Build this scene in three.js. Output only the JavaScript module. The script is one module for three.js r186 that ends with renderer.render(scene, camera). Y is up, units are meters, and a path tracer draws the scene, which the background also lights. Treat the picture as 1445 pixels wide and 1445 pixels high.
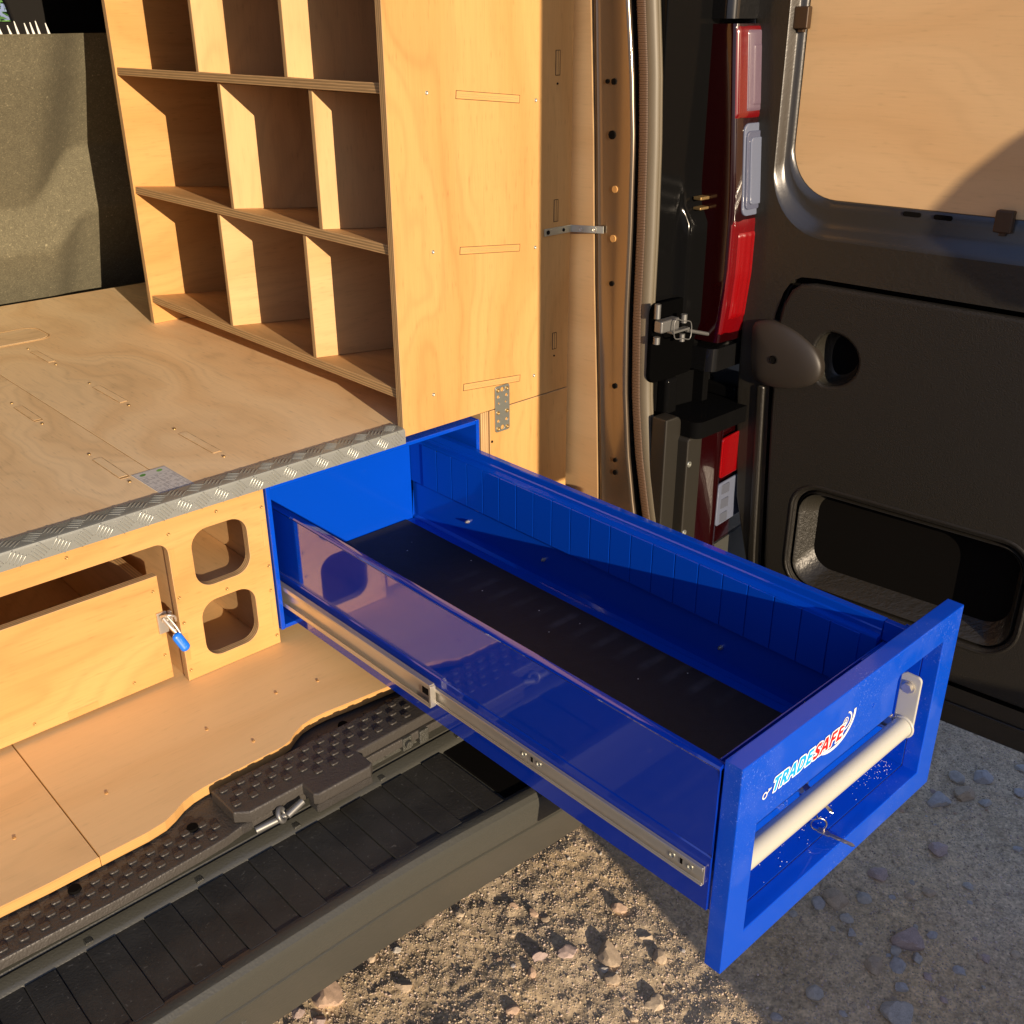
import * as THREE from 'three';
import { RoundedBoxGeometry } from 'three/addons/geometries/RoundedBoxGeometry.js';
import { mergeGeometries, mergeVertices } from 'three/addons/utils/BufferGeometryUtils.js';

// ------------------------------------------------------------------ camera, sky, sun, exposure
// The scene is laid out in units of 0.75 m; every top-level object is brought to metres at the end (K).
const K = 0.75, D2R = Math.PI / 180;
const scene = new THREE.Scene();
const camera = new THREE.PerspectiveCamera(52.677, 1, 0.05, 800);
{
  const yaw = 0.7451, pitch = -0.44225, roll = -0.0052;
  const F = new THREE.Vector3(Math.sin(yaw) * Math.cos(pitch), Math.sin(pitch), -Math.cos(yaw) * Math.cos(pitch));
  const R = new THREE.Vector3().crossVectors(F, new THREE.Vector3(0, 1, 0)).normalize(), U = new THREE.Vector3().crossVectors(R, F);
  camera.position.set(-0.83155, 1.09244, 1.56838).multiplyScalar(K);
  camera.up.copy(U).multiplyScalar(Math.cos(roll)).addScaledVector(R, -Math.sin(roll));
  camera.lookAt(camera.position.clone().add(F));
}
const SUN = new THREE.Vector3(-0.215, 0.195, 1).normalize();
{ // clear low-sun sky: blue overhead, pale towards the horizon, warm round the sun
  const W = 256, H = 128, d = new Float32Array(W * H * 4), v = new THREE.Vector3();
  const mix = (a, b, t) => a + (b - a) * t, S = 0.62;
  for (let j = 0; j < H; j++) for (let i = 0; i < W; i++) {
    const el = ((j + 0.5) / H - 0.5) * Math.PI, az = ((i + 0.5) / W - 0.5) * 2 * Math.PI;
    v.set(Math.cos(az) * Math.cos(el), Math.sin(el), Math.sin(az) * Math.cos(el));
    const t = Math.pow(Math.max(0, v.y), 0.5), c = Math.max(0, v.dot(SUN)), glow = 0.55 * Math.pow(c, 6) + 1.2 * Math.pow(c, 60);
    const hz = [0.64, 0.68, 0.84], zn = [0.2, 0.32, 0.66], gl = [1.0, 0.74, 0.42], gd = [0.16, 0.13, 0.1];
    for (let k = 0; k < 3; k++) d[(j * W + i) * 4 + k] = S * (v.y > 0 ? mix(hz[k], zn[k], t) + glow * gl[k] : mix(hz[k], gd[k], Math.min(1, -v.y * 12)));
    d[(j * W + i) * 4 + 3] = 1;
  }
  const t = new THREE.DataTexture(d, W, H, THREE.RGBAFormat, THREE.FloatType);
  t.mapping = THREE.EquirectangularReflectionMapping; t.magFilter = THREE.LinearFilter; t.wrapS = THREE.RepeatWrapping; t.needsUpdate = true;
  scene.background = t; scene.environment = t;
}
const sun = new THREE.DirectionalLight(new THREE.Color(1, 0.8, 0.58), 5);
sun.position.copy(SUN).multiplyScalar(12); sun.castShadow = true; sun.shadow.radius = 0.42;
Object.assign(sun.shadow.camera, { left: -3, right: 3, top: 3, bottom: -3, near: 0.5, far: 30 }); sun.shadow.mapSize.set(4096, 4096);
scene.add(sun);
const EXPOSURE = 1.36;

// ------------------------------------------------------------------ helpers
let seed = 7;
const rnd = () => { seed = (seed * 1664525 + 1013904223) >>> 0; return seed / 4294967296; };
const rr = (a, b) => a + (b - a) * rnd();
const used = new Map();
function numbered(n) { const k = used.get(n) ?? 0; used.set(n, k + 1); return k ? n + '_' + String(k).padStart(3, '0') : n; }
function tag(o, label, category, group, kind) { if (label) o.userData.label = label; if (category) o.userData.category = category; if (group) o.userData.group = group; if (kind) o.userData.kind = kind; return o; }
function thing(name, label, category, pos = [0, 0, 0]) { const o = new THREE.Group(); o.name = numbered(name); o.position.set(...pos); scene.add(o); return tag(o, label, category); }
function mesh(name, g, m, parent, pos) { const o = new THREE.Mesh(g, m); o.name = numbered(name); o.castShadow = o.receiveShadow = true; if (pos) o.position.set(...pos); (parent ?? scene).add(o); return o; }
const lerp = (a, b, t) => a + (b - a) * t, clamp = (x, a = 0, b = 1) => Math.min(b, Math.max(a, x)), sstep = (x, a, b) => { const t = clamp((x - a) / (b - a)); return t * t * (3 - 2 * t); };
function interp(tab, x) { // tab: [[x, y], ...] with x rising
  if (x <= tab[0][0]) return tab[0][1];
  for (let i = 1; i < tab.length; i++) if (x <= tab[i][0]) return lerp(tab[i - 1][1], tab[i][1], (x - tab[i - 1][0]) / (tab[i][0] - tab[i - 1][0]));
  return tab[tab.length - 1][1];
}
// tileable value noise
function hash(ix, iy, s) { let h = Math.imul(ix, 374761393) + Math.imul(iy, 668265263) + Math.imul(s, 1442695041); h = Math.imul(h ^ (h >>> 13), 1274126177); return ((h ^ (h >>> 16)) >>> 0) / 4294967296; }
function vn(u, v, px, py, s) { // u,v in 0..1, px,py whole periods
  const x = u * px, y = v * py, x0 = Math.floor(x), y0 = Math.floor(y), a = x - x0, b = y - y0, p = a * a * (3 - 2 * a), q = b * b * (3 - 2 * b);
  const m = (i, n) => ((i % n) + n) % n, X0 = m(x0, px), X1 = m(x0 + 1, px), Y0 = m(y0, py), Y1 = m(y0 + 1, py);
  return lerp(lerp(hash(X0, Y0, s), hash(X1, Y0, s), p), lerp(hash(X0, Y1, s), hash(X1, Y1, s), p), q);
}
function fbm(u, v, px, py, s, oct = 4) { let a = 0.5, t = 0, n = 0; for (let i = 0; i < oct; i++) { t += a * vn(u, v, px << i, py << i, s + i * 17); n += a; a *= 0.5; } return t / n; }
function texture(w, h, fn, srgb = true) {
  const d = new Uint8Array(w * h * 4);
  for (let j = 0; j < h; j++) for (let i = 0; i < w; i++) { const c = fn((i + 0.5) / w, (j + 0.5) / h), k = (j * w + i) * 4; for (let n = 0; n < 3; n++) d[k + n] = clamp((Array.isArray(c) ? c[n] : c) * 255, 0, 255); d[k + 3] = 255; }
  const t = new THREE.DataTexture(d, w, h, THREE.RGBAFormat); t.wrapS = t.wrapT = THREE.RepeatWrapping; t.magFilter = THREE.LinearFilter; t.minFilter = THREE.LinearMipmapLinearFilter; t.generateMipmaps = true;
  if (srgb) t.colorSpace = THREE.SRGBColorSpace; t.needsUpdate = true; return t;
}
const toS = (x) => (x <= 0.0031308 ? x * 12.92 : 1.055 * Math.pow(x, 1 / 2.4) - 0.055);
const lin = (r, g, b) => new THREE.Color().setRGB(r, g, b);

// ------------------------------------------------------------------ materials
const blot0 = (u, v, s) => sstep(fbm(u, v, 3, 3, s + 140, 3), 0.42, 0.66);
function veneer(base, s, figure, contrast) { // rotary-cut face veneer, grain along u, one tile = 1 unit
  return texture(1024, 1024, (u, v) => {
    const warp = fbm(u, v, 2, 3, s, 4), w2 = fbm(u, v, 3, 9, s + 50, 3);
    const t = v * 5 + warp * figure + w2 * 0.9;
    const ring = Math.pow(0.5 + 0.5 * Math.sin(t * Math.PI * 2), 1.6);
    const line = Math.pow(0.5 + 0.5 * Math.sin(t * Math.PI * 2 * 4 + w2 * 5), 3) * (0.35 + 0.65 * blot0(u, v, s));
    const fine = vn(u, v, 10, 420, s + 3) * 0.6 + vn(u, v, 28, 700, s + 4) * 0.4 - 0.5;
    const pore = Math.pow(vn(u, v, 46, 512, s + 9), 9);
    const blot = fbm(u, v, 3, 2, s + 77, 4) - 0.5;
    const k = 1 - contrast * (0.08 * ring + 0.085 * line + 0.08 * fine + 0.2 * pore - 0.13 * blot) + 0.02;
    const warm = contrast * (0.05 * ring + 0.05 * blot);
    return [toS(base[0] * k), toS(base[1] * k * (1 - warm)), toS(base[2] * k * (1 - 2.2 * warm))];
  });
}
const ply = (map, o = {}) => new THREE.MeshPhysicalMaterial({ map, roughness: 0.62, specularIntensity: 0.35, ...o });
const edgeTex = texture(256, 64, (u, v) => { // plies across v
  const n = 7, l = Math.floor(v * n), f = v * n - l, dark = l % 2, g = vn(u, v, 40, 14, 5 + l) - 0.5, seam = f < 0.12 ? 0.72 : 1;
  const k = (dark ? 0.62 : 1) * (1 + 0.28 * g) * seam;
  return [toS(0.56 * k), toS(0.36 * k), toS(0.17 * k)];
});
const M = {};
M.edge = ply(edgeTex, { roughness: 0.75 });
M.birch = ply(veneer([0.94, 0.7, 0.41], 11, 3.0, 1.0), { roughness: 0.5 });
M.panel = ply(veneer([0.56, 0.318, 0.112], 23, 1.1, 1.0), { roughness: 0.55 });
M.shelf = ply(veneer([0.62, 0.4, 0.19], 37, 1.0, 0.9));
M.floor = ply(veneer([0.82, 0.56, 0.27], 51, 1.2, 0.5), { roughness: 0.45 });
M.window = ply(veneer([0.64, 0.43, 0.22], 63, 1.2, 0.6), { roughness: 0.5 });
for (const k of ['panel', 'shelf', 'birch', 'window']) { M[k + 'Up'] = M[k]; }
const blueNoise = texture(256, 256, (u, v) => 0.5 + 0.5 * (fbm(u, v, 6, 6, 91, 4) - 0.5), false);
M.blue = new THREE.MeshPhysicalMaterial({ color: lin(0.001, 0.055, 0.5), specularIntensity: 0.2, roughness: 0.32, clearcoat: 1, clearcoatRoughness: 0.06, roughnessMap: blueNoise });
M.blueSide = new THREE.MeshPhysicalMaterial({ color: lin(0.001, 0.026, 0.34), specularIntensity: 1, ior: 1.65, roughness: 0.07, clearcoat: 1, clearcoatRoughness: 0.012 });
M.blueFront = M.blue.clone();
M.steel = new THREE.MeshStandardMaterial({ color: lin(0.66, 0.62, 0.54), metalness: 0.78, roughness: 0.34 });
M.dullSteel = new THREE.MeshStandardMaterial({ color: lin(0.22, 0.22, 0.21), metalness: 0.7, roughness: 0.45 });
M.gap = new THREE.MeshStandardMaterial({ color: lin(0.09, 0.045, 0.015), roughness: 0.9 });
M.key = new THREE.MeshStandardMaterial({ color: lin(0.55, 0.5, 0.46), metalness: 1, roughness: 0.25 });
M.zinc = new THREE.MeshStandardMaterial({ color: lin(0.5, 0.52, 0.46), metalness: 0.9, roughness: 0.42 });
M.brass = new THREE.MeshStandardMaterial({ color: lin(0.45, 0.3, 0.12), metalness: 0.8, roughness: 0.4 });
M.alu = new THREE.MeshStandardMaterial({ color: lin(0.3, 0.31, 0.28), metalness: 0.35, roughness: 0.56, roughnessMap: blueNoise });
M.dark = new THREE.MeshPhysicalMaterial({ color: lin(0.012, 0.011, 0.01), roughness: 0.8, specularIntensity: 0.2 });
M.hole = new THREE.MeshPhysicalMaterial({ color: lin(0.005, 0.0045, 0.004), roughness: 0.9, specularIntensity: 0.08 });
{ // a little dust on the drawer front
  const t = texture(1024, 1024, (u, v) => { const d = Math.pow(vn(u, v, 330, 330, 951), 16) * sstep(fbm(u, v, 6, 6, 955, 3), 0.35, 0.7), f = 0.014 * sstep(fbm(u, v, 9, 9, 960, 5), 0.5, 0.75); return [toS(0.001 + f + 0.35 * d), toS(0.07 + f + 0.35 * d), toS(0.58 + 0.5 * f + 0.3 * d)]; });
  t.repeat.set(2, 2); M.blueFront.color.setRGB(1, 1, 1); M.blueFront.map = t; M.blueFront.roughnessMap = null;
}
const grainBump = texture(512, 512, (u, v) => 0.5 * fbm(u, v, 90, 90, 201, 2) + 0.5 * vn(u, v, 40, 40, 204), false);
const leatherBump = texture(512, 512, (u, v) => { const w = fbm(u, v, 24, 40, 301, 3); return Math.abs(Math.sin(w * 22)) * 0.7 + 0.3 * vn(u, v, 120, 120, 310); }, false);
grainBump.repeat.set(3, 3); leatherBump.repeat.set(4, 4);
M.doorPaint = new THREE.MeshPhysicalMaterial({ color: lin(0.016, 0.014, 0.01), roughness: 0.42, specularIntensity: 0.8, bumpMap: grainBump, bumpScale: 0.0004, clearcoat: 0.3, clearcoatRoughness: 0.28 });
M.doorTrim = new THREE.MeshPhysicalMaterial({ color: lin(0.015, 0.013, 0.0095), roughness: 0.5, specularIntensity: 0.75, bumpMap: leatherBump, bumpScale: 0.0004 });
M.reveal = new THREE.MeshPhysicalMaterial({ color: lin(0.022, 0.02, 0.016), roughness: 0.36, bumpMap: grainBump, bumpScale: 0.0002, clearcoat: 1, clearcoatRoughness: 0.22 });
M.void = new THREE.MeshPhysicalMaterial({ color: lin(0.0015, 0.0015, 0.0015), roughness: 0.95, specularIntensity: 0.03 });
M.pull = new THREE.MeshPhysicalMaterial({ color: lin(0.024, 0.019, 0.014), roughness: 0.5 });
M.innerTrim = new THREE.MeshPhysicalMaterial({ color: lin(0.018, 0.016, 0.012), roughness: 0.45 });
M.pocket = new THREE.MeshPhysicalMaterial({ color: lin(0.02, 0.018, 0.013), roughness: 0.42, bumpMap: grainBump, bumpScale: 0.0009 });
M.paint = new THREE.MeshPhysicalMaterial({ color: lin(0.006, 0.006, 0.006), roughness: 0.25, specularIntensity: 0.4, clearcoat: 1, clearcoatRoughness: 0.04, ior: 1.6 });
M.jamb = new THREE.MeshPhysicalMaterial({ color: lin(0.004, 0.004, 0.004), roughness: 0.5, specularIntensity: 0.0, clearcoat: 0.13, clearcoatRoughness: 0.1 });
M.pillar = new THREE.MeshPhysicalMaterial({ color: lin(0.2, 0.155, 0.11), roughness: 0.3, metalness: 0.8, clearcoat: 1, clearcoatRoughness: 0.12 });
M.rubber = new THREE.MeshStandardMaterial({ color: lin(0.13, 0.11, 0.075), roughness: 0.5 });
const ribBump = texture(16, 64, (u, v) => (v % 0.25 < 0.12 ? 1 : 0.2), false); ribBump.repeat.set(1, 40);
M.ribSeal = new THREE.MeshStandardMaterial({ color: lin(0.1, 0.055, 0.028), roughness: 0.6, bumpMap: ribBump, bumpScale: 0.003 });
const plasticBump = texture(512, 512, (u, v) => 0.6 * vn(u, v, 160, 160, 401) + 0.4 * fbm(u, v, 30, 30, 402, 3), false); plasticBump.repeat.set(3, 3);
M.plastic = new THREE.MeshPhysicalMaterial({ color: lin(0.052, 0.047, 0.041), roughness: 0.46, bumpMap: plasticBump, bumpScale: 0.0006 });
const padTex = texture(512, 512, (u, v) => { const n = fbm(u, v, 8, 8, 431, 5), s = Math.pow(vn(u, v, 90, 90, 433), 26); const k = 0.026 * (0.6 + 1.0 * n) + s * 0.12; return [toS(k), toS(k * 0.96), toS(k * 0.82)]; });
padTex.repeat.set(3, 3);
M.pad = new THREE.MeshPhysicalMaterial({ map: padTex, roughness: 0.5, bumpMap: plasticBump, bumpScale: 0.00025 });
M.bumper = new THREE.MeshPhysicalMaterial({ color: lin(0.055, 0.055, 0.046), roughness: 0.3, bumpMap: plasticBump, bumpScale: 0.0003 });
const carpetTex = texture(512, 512, (u, v) => { const n = vn(u, v, 240, 240, 501), m = fbm(u, v, 40, 40, 502, 3), s = Math.pow(vn(u, v, 200, 200, 505), 10); const k = 0.075 + 0.05 * n + 0.03 * m + 0.18 * s; return [toS(k * 1.05), toS(k * 0.95), toS(k * 0.6)]; });
carpetTex.repeat.set(2, 2);
M.carpet = new THREE.MeshStandardMaterial({ map: carpetTex, roughness: 0.95 });
const matTex = texture(1024, 1024, (u, v) => { const n = fbm(u, v, 60, 60, 601, 3); const sc = v > 0.3 ? Math.pow(Math.max(0, fbm(u, v, 20, 5, 611, 3) - 0.45), 1.5) * 0.1 : 0; const q = (v * 19.2) % 1, r = 0.36 + 0.08 * v, st = v > 0.1 && v < 0.8 ? sstep(u, r - 0.05, r - 0.01) * (1 - sstep(u, r + 0.02, r + 0.05)) * sstep(q, 0.1, 0.35) * (1 - sstep(q, 0.45, 0.6)) * hash(Math.floor(v * 19.2), 1, 9) : 0; const k = 0.006 + 0.005 * n + 0.03 * st * (0.4 + n) + sc * 0.1; return [toS(k * 0.95), toS(k * 1.04), toS(k * 1.2)]; });
M.mat = new THREE.MeshStandardMaterial({ map: matTex, roughness: 0.7, bumpMap: plasticBump, bumpScale: 0.0003 });
M.cream = new THREE.MeshPhysicalMaterial({ color: lin(0.52, 0.51, 0.43), roughness: 0.35, clearcoat: 0.5, clearcoatRoughness: 0.2 });
M.lensRed = new THREE.MeshPhysicalMaterial({ color: lin(0.12, 0.0015, 0.003), roughness: 0.12, clearcoat: 1, clearcoatRoughness: 0.02 });
M.lensDark = new THREE.MeshPhysicalMaterial({ color: lin(0.012, 0.0006, 0.001), specularIntensity: 0.5, roughness: 0.15, clearcoat: 1, clearcoatRoughness: 0.02 });
M.lensBright = new THREE.MeshPhysicalMaterial({ color: lin(0.2, 0.0015, 0.003), roughness: 0.2, clearcoat: 1, clearcoatRoughness: 0.02 });
M.lensClear = new THREE.MeshPhysicalMaterial({ color: lin(0.13, 0.15, 0.21), roughness: 0.16, clearcoat: 1, clearcoatRoughness: 0.02 });
M.lensSkySheen = new THREE.MeshPhysicalMaterial({ color: lin(0.13, 0.09, 0.12), roughness: 0.1, clearcoat: 1, clearcoatRoughness: 0.02 });  // pale tint stands for sky reflected in the red lens
M.lensClearDark = new THREE.MeshPhysicalMaterial({ color: lin(0.09, 0.1, 0.13), roughness: 0.2, clearcoat: 1 });
M.lever = new THREE.MeshPhysicalMaterial({ color: lin(0.01, 0.16, 0.72), roughness: 0.35 });
M.white = new THREE.MeshStandardMaterial({ color: lin(0.8, 0.8, 0.76), roughness: 0.6 });
M.glassDark = new THREE.MeshPhysicalMaterial({ color: lin(0.02, 0.025, 0.02), roughness: 0.1 });

// ------------------------------------------------------------------ geometry helpers
// box from ranges; grain = axis ('x','y','z') along which the veneer runs; thin axis carries the faces, the rest show the plies
function plyBox(name, X, Y, Z, face, parent, grain, edge = M.edge, r = 0.0012) {
  const s = [X[1] - X[0], Y[1] - Y[0], Z[1] - Z[0]], thin = s.indexOf(Math.min(...s)), axes = [0, 1, 2].filter((a) => a !== thin);
  const g = new RoundedBoxGeometry(s[0], s[1], s[2], 1, r), P = g.attributes.position, uv = g.attributes.uv, ga = 'xyz'.indexOf(grain ?? 'xyz'[s.indexOf(Math.max(...s))]);
  const oa = axes.find((a) => a !== ga) ?? axes[0], ou = rnd(), ov = rnd();
  const idx = g.index; const gg = idx ? g.toNonIndexed() : g; const PP = gg.attributes.position, UV = gg.attributes.uv, N = gg.attributes.normal;
  for (const grp of g.groups) {
    const ax = Math.floor(grp.materialIndex / 2), isFace = ax === thin;
    for (let i = grp.start; i < grp.start + grp.count; i++) {
      const p = [PP.getX(i) + s[0] / 2, PP.getY(i) + s[1] / 2, PP.getZ(i) + s[2] / 2];
      if (isFace) UV.setXY(i, p[ga] + ou, p[oa] + ov);
      else { const other = axes.find((a) => a !== ax) ?? axes[0]; UV.setXY(i, p[other] + ou, p[thin] / s[thin]); }
    }
  }
  const groups = g.groups.map((q) => ({ ...q, materialIndex: Math.floor(q.materialIndex / 2) === thin ? 0 : 1 }));
  gg.clearGroups(); groups.forEach((q) => gg.addGroup(q.start, q.count, q.materialIndex));
  return mesh(name, gg, [face, edge], parent, [(X[0] + X[1]) / 2, (Y[0] + Y[1]) / 2, (Z[0] + Z[1]) / 2]);
}
// plate cut from a 2D shape, thickness t, drawn in the given plane: 'xy' (front at z=at), 'xz' (top at y=at)
function plyPlate(name, shape, plane, at, t, face, parent, turn, edge = M.edge) {
  const g = new THREE.ExtrudeGeometry(shape, { depth: t - 0.002, bevelEnabled: true, bevelSize: 0.0008, bevelThickness: 0.001, bevelSegments: 1, bevelOffset: -0.0008, curveSegments: 10 });
  g.translate(0, 0, 0.001);
  const UV = g.attributes.uv, o = [rnd(), rnd()];
  for (const grp of g.groups) for (let i = grp.start; i < grp.start + grp.count; i++) {
    if (grp.materialIndex === 0) { const a = UV.getX(i), b = UV.getY(i); UV.setXY(i, (turn ? b : a) + o[0], (turn ? a : b) + o[1]); } else UV.setXY(i, UV.getX(i) + o[0], (1 - UV.getY(i)) / t);
  }
  if (plane === 'xy') g.translate(0, 0, at - t); else { g.rotateX(Math.PI / 2); g.translate(0, at, 0); } // xz: shape y becomes z
  return mesh(name, g, [face, edge], parent);
}
const box = (X, Y, Z, r = 0.0015, seg = 2) => { const g = new RoundedBoxGeometry(X[1] - X[0], Y[1] - Y[0], Z[1] - Z[0], seg, Math.min(r, 0.49 * Math.min(X[1] - X[0], Y[1] - Y[0], Z[1] - Z[0]))); g.translate((X[0] + X[1]) / 2, (Y[0] + Y[1]) / 2, (Z[0] + Z[1]) / 2); return g; };
function uvWorld(g, sc = 1) { // box-projected uv in units
  if (g.index) g = g.toNonIndexed();
  const P = g.attributes.position, N = g.attributes.normal, uv = new Float32Array(P.count * 2);
  for (let i = 0; i < P.count; i++) { const n = [Math.abs(N.getX(i)), Math.abs(N.getY(i)), Math.abs(N.getZ(i))], p = [P.getX(i), P.getY(i), P.getZ(i)], a = n[0] >= n[1] && n[0] >= n[2] ? [2, 1] : n[1] >= n[2] ? [0, 2] : [0, 1]; uv[2 * i] = p[a[0]] * sc; uv[2 * i + 1] = p[a[1]] * sc; }
  g.setAttribute('uv', new THREE.BufferAttribute(uv, 2)); return g;
}
const merge = (l) => mergeGeometries(l.map((g) => { const h = g.index ? g.toNonIndexed() : g.clone(); for (const k of Object.keys(h.attributes)) if (!['position', 'normal', 'uv'].includes(k)) h.deleteAttribute(k); h.clearGroups(); return h; }));
function cyl(a, b, r, seg = 16, r2 = r) { const A = new THREE.Vector3(...a), B = new THREE.Vector3(...b), d = B.clone().sub(A), g = new THREE.CylinderGeometry(r2, r, d.length(), seg); g.applyQuaternion(new THREE.Quaternion().setFromUnitVectors(new THREE.Vector3(0, 1, 0), d.normalize())); g.translate((A.x + B.x) / 2, (A.y + B.y) / 2, (A.z + B.z) / 2); return g; }
function tube(pts, r, seg = 40, rad = 10, closed = false) { return new THREE.TubeGeometry(new THREE.CatmullRomCurve3(pts.map((p) => new THREE.Vector3(...p)), closed), seg, r, rad, closed); }
function rrect(x0, y0, x1, y1, r, n = 8) { // counter-clockwise points
  const R = Array.isArray(r) ? r : [r, r, r, r], c = [[x0, y0, R[0], 180], [x1, y0, R[1], 270], [x1, y1, R[2], 0], [x0, y1, R[3], 90]], out = [];
  c.forEach(([x, y, q, a], k) => { const cx = k === 0 || k === 3 ? x + q : x - q, cy = k < 2 ? y + q : y - q; for (let i = 0; i <= n; i++) { const t = (a + (90 * i) / n) * D2R; out.push([cx + q * Math.cos(t), cy + q * Math.sin(t)]); } });
  return out;
}
const shapeOf = (pts, holes = []) => { const s = new THREE.Shape(pts.map((p) => new THREE.Vector2(...p))); s.holes = holes.map((h) => new THREE.Path(h.map((p) => new THREE.Vector2(...p)))); return s; };
function extrude(shape, t, bevel = 0.002, seg = 2) { const g = new THREE.ExtrudeGeometry(shape, { depth: t - 2 * bevel, bevelEnabled: bevel > 0, bevelSize: bevel, bevelThickness: bevel, bevelSegments: seg, bevelOffset: -bevel, curveSegments: 8 }); g.translate(0, 0, bevel); return g; } // 0..t along z
function loft(rings, { closed = true, cap = false, capStart = false } = {}) { // rings: arrays of [x,y,z] of equal length
  const n = rings[0].length, pos = [], idx = [], uv = []; let L = 0;
  rings.forEach((r, k) => { if (k) L += Math.hypot(r[0][0] - rings[k - 1][0][0], r[0][1] - rings[k - 1][0][1], r[0][2] - rings[k - 1][0][2]); let w = 0; r.forEach((p, i) => { if (i) w += Math.hypot(p[0] - r[i - 1][0], p[1] - r[i - 1][1], p[2] - r[i - 1][2]); pos.push(...p); uv.push(w, L); }); });
  for (let k = 0; k + 1 < rings.length; k++) for (let i = 0; i < (closed ? n : n - 1); i++) { const a = k * n + i, b = k * n + ((i + 1) % n), c = a + n, d = b + n; idx.push(a, b, d, a, d, c); }
  for (const [on, k, flip] of [[cap, rings.length - 1, false], [capStart, 0, true]]) if (on) {
    const r = rings[k], c = r.reduce((s, p) => [s[0] + p[0] / n, s[1] + p[1] / n, s[2] + p[2] / n], [0, 0, 0]), q = pos.length / 3; pos.push(...c); uv.push(0, 0);
    for (let i = 0; i < n; i++) flip ? idx.push(k * n + ((i + 1) % n), k * n + i, q) : idx.push(k * n + i, k * n + ((i + 1) % n), q);
  }
  const g = new THREE.BufferGeometry(); g.setAttribute('position', new THREE.Float32BufferAttribute(pos, 3)); g.setAttribute('uv', new THREE.Float32BufferAttribute(uv, 2)); g.setIndex(idx); g.computeVertexNormals(); return g;
}
function crease(g, a = 35) { // creased normals weighted by area, so that flats stay flat beside their rounded edges
  if (g.index) g = g.toNonIndexed();
  const P = g.attributes.position, n = P.count / 3, fn = [], map = new Map(), A = new THREE.Vector3(), B = new THREE.Vector3(), C = new THREE.Vector3(), c = Math.cos(a * D2R), out = new Float32Array(P.count * 3), key = (v) => Math.round(v.x * 2e4) + ',' + Math.round(v.y * 2e4) + ',' + Math.round(v.z * 2e4);
  for (let f = 0; f < n; f++) { A.fromBufferAttribute(P, f * 3); B.fromBufferAttribute(P, f * 3 + 1); C.fromBufferAttribute(P, f * 3 + 2); const ks = [key(A), key(B), key(C)]; const N = B.sub(A).cross(C.sub(A)), w = N.length(); const u = N.clone().multiplyScalar(1 / (w || 1)); fn.push([u, w, ks]); for (const k of ks) { if (!map.has(k)) map.set(k, []); map.get(k).push(f); } }
  for (let f = 0; f < n; f++) for (let i = 0; i < 3; i++) { const N = new THREE.Vector3(), [u, , ks] = fn[f]; for (const o of map.get(ks[i])) if (fn[o][0].dot(u) > c) N.addScaledVector(fn[o][0], fn[o][1]); N.normalize().toArray(out, (f * 3 + i) * 3); }
  g.setAttribute('normal', new THREE.BufferAttribute(out, 3)); return g;
}
// strip swept through sections: sec(t) -> [[x,y,z],...]
const sweep = (ts, sec) => loft(ts.map(sec), { closed: false });
function screw(parent, x, y, z, r = 0.0035, m = M.brass, axis = 'z') {
  const g = new THREE.LatheGeometry([[0, 0.0002], [r * 0.35, 0.0003], [r * 0.4, 0.0012], [r * 0.9, 0.0014], [r, 0.0008], [r * 1.05, -0.001]].map((p) => new THREE.Vector2(...p)), 12);
  if (axis === 'z') g.rotateX(Math.PI / 2); if (axis === 'x') g.rotateZ(Math.PI / 2);
  return mesh('screw', g, m, parent, [x, y, z]);
}
const T = 0.018, DECK = 0.36, ZB = -1.6;

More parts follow.
